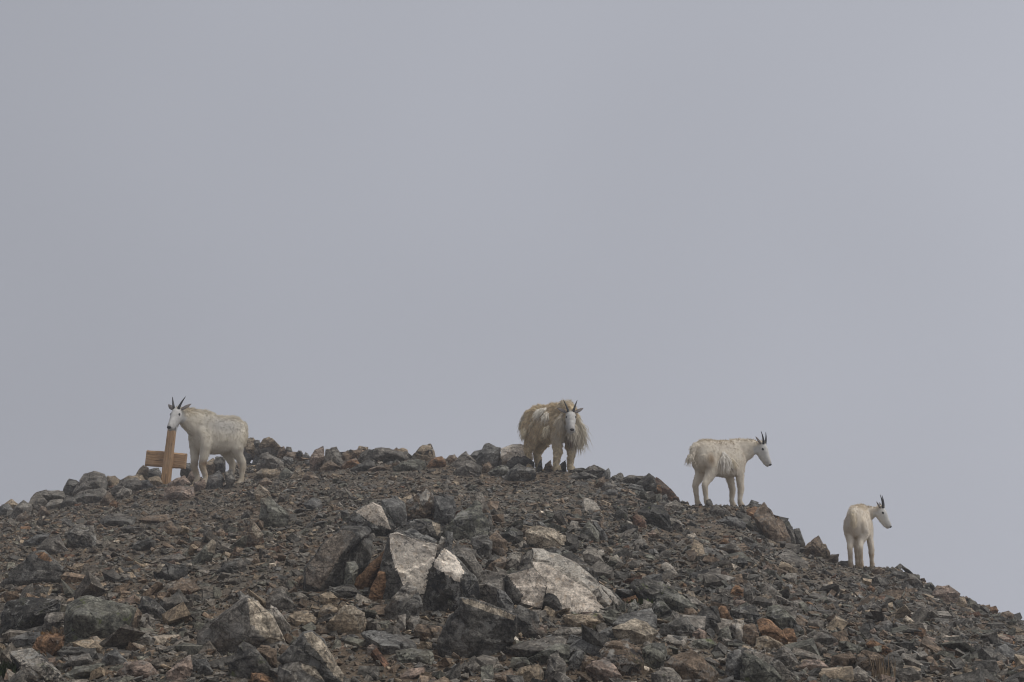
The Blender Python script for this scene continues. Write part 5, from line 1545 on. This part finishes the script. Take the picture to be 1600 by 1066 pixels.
# white goat on the right ridge, side on
d3 = PD[2]
Goat(1127, 793, d3, R(36), 110 * d3 / FPX / 1.01, dict(
    hump=.06, head=(.60, .20, .895), look=(.40, -.24, -.88), coat=(.73, .655, .535), legs={('front', 1): (.05, 0), ('front', -1): (.0, 0), ('hind', 1): (.02, 0), ('hind', -1): (.0, 0)},
    face=(.68, .66, .61), legcol=(.46, .37, .25), legstain=.65, hair=.030, crest=.016, strands=18000, horn=.155, beardlen=.03, len=.84, wide=.95, legw=.92,
    patch=[((-.34, -.14, .64), (.08, .12, .10), (.26, .17, .09), .9), ((-.44, -.1, .52), (.09, .1, .08), (.38, .29, .18), .7), ((.32, -.16, .70), (.05, .1, .22), (.52, .45, .36), .6), ((.0, -.15, .86), (.32, .2, .09), (.56, .50, .42), .7),
           ((.05, -.18, .55), (.05, .1, .04), (.40, .30, .17), .8), ((0, -.1, .43), (.3, .2, .03), (.50, .43, .34), .6)],  # last patch darkens the belly line
    tufts=[((-.12, -.19, .72), (-.1, -.25, -1), 260, .20, (.84, .79, .70)), ((.03, -.20, .64), (.1, -.3, -.7), 190, .09, (.78, .70, .55)), ((.10, -.19, .60), (.0, -.3, -1), 130, .11, (.76, .68, .57)),
           ((-.56, 0, .70), (-.3, 0, -1), 90, .12, (.68, .61, .50))],
    long=[((-.56, 0, .80), (.09, .10, .12), .055, .25)], longcol=(.72, .655, .55)),
     'white goat standing side on with patchy fur on its flank')
# small white goat at the far right, seen from behind, head turned right
d4 = PD[3]
Goat(1345, 889, d4, R(68), 100 * d4 / FPX / 1.0, dict(
    hump=.03, head=(.370, .26, .905), look=(.47, -.20, -.82), coat=(.77, .69, .57), legs={('front', 1): (-.04, 0), ('front', -1): (-.05, -.05), ('hind', -1): (.02, .02)},
    face=(.70, .68, .63), legcol=(.42, .31, .19), legstain=.9, hair=.030, crest=.02, strands=14000, horn=.18, beardlen=.03, wide=.80, stance=.82, legw=.92,
    patch=[((.55, -.05, .95), (.25, .15, .10), (.60, .50, .35), .8), ((-.57, 0, .70), (.08, .04, .2), (.76, .66, .48), .8), ((-.5, -.12, .70), (.2, .06, .12), (.68, .58, .43), .6), ((-.5, .12, .7), (.3, .08, .15), (.62, .56, .49), .6)],  # last patch: left side of the rump greyer than the right
    long=[((-.58, 0, .72), (.07, .05, .16), .10, .25)], longcol=(.76, .66, .48)),
     'small white goat seen from behind with its head turned right')


# ------------------------------------------------------------------ small plants
def tuft(name, px_, py_, h, num, spread, col, label, cat, wide=.004, curve=.5):
    d = hit(px_, py_)
    b = at(px_, py_, d)
    b[2] = float(ground(b[0], b[1]))
    rg = np.random.default_rng(int(px_ + py_))
    V, F, C = [], [], []
    for i in range(num):
        r0 = rg.normal(0, spread, 2)
        a = rg.uniform(0, 2 * math.pi); out = rg.uniform(.1, 1) * curve
        hh = h * rg.uniform(.5, 1.1)
        dx, dy = math.cos(a), math.sin(a)
        w = wide * rg.uniform(.6, 1.4)
        k0 = len(V)
        for t in (0, .45, .8):
            c0 = np.array([r0[0] + dx * out * hh * t * t, r0[1] + dy * out * hh * t * t, hh * t * (1 - .25 * out * t)])
            ww = w * (1 - .6 * t)
            V.append(c0 + np.array([-dy, dx, 0]) * ww); V.append(c0 - np.array([-dy, dx, 0]) * ww)
        V.append(np.array([r0[0] + dx * out * hh, r0[1] + dy * out * hh, hh * (1 - .25 * out)]))
        F += [(k0, k0 + 1, k0 + 3), (k0, k0 + 3, k0 + 2), (k0 + 2, k0 + 3, k0 + 5), (k0 + 2, k0 + 5, k0 + 4), (k0 + 4, k0 + 5, k0 + 6)]
        C += [np.array(col) * rg.uniform(.6, 1.35)] * 7
    me = mesh_np(name, np.array(V), np.array(F))
    a_ = me.color_attributes.new('tint', 'FLOAT_COLOR', 'POINT')
    a_.data.foreach_set('color', np.concatenate([np.array(C), np.ones((len(C), 1))], 1).astype(np.float32).ravel())
    me.materials.append(M_LEAF)
    o = link_mesh(name, me)
    o.location = b
    tag(o, label, cat, kind='stuff' if 'grass' in name or 'moss' in name else None)


tuft('grass_tuft', 14, 1062, .09, 520, .06, (.035, .045, .02), 'dark green grass tuft in the bottom left corner', 'grass tuft')
tuft('dry_tuft', 76, 1006, .07, 260, .05, (.22, .12, .045), 'rusty dry moss tuft beside the rounded blue boulder', 'plant', .005)
tuft('moss_patch', 1004, 944, .04, 70, .05, (.08, .10, .035), 'small green plant growing under the mossy overhang', 'plant', .011, .8)
tuft('dry_grass_tuft', 1384, 1066, .14, 60, .03, (.30, .22, .14), 'thin dry grass stems at the bottom right edge', 'grass tuft', .002, .35)

# ------------------------------------------------------------------ haze
x0, x1, y0, y1, z1 = -48, 48, -3.0, 49.0, 3.4
zlow = float(Z.min()) - 1.0
bm = bmesh.new()
bmesh.ops.create_cube(bm, size=1.0)
for v in bm.verts:
    v.co = Vector((x0 if v.co.x < 0 else x1, y0 if v.co.y < 0 else y1, zlow if v.co.z < 0 else z1))
me = bpy.data.meshes.new('haze'); bm.to_mesh(me); bm.free()
hz = link_mesh('haze', me)
tag(hz, kind='stuff')
hm = bpy.data.materials.new('haze'); hm.use_nodes = True
hm.node_tree.nodes.clear()
ho = hm.node_tree.nodes.new('ShaderNodeOutputMaterial')
hv = hm.node_tree.nodes.new('ShaderNodeVolumePrincipled')
hv.inputs['Color'].default_value = (.95, .96, .98, 1)
hv.inputs['Density'].default_value = 0.0046
hv.inputs['Anisotropy'].default_value = 0.2
hm.node_tree.links.new(hv.outputs[0], ho.inputs['Volume'])
me.materials.append(hm)
print('rocks on their own', len(HEROES), 'single stones', N_SINGLE)
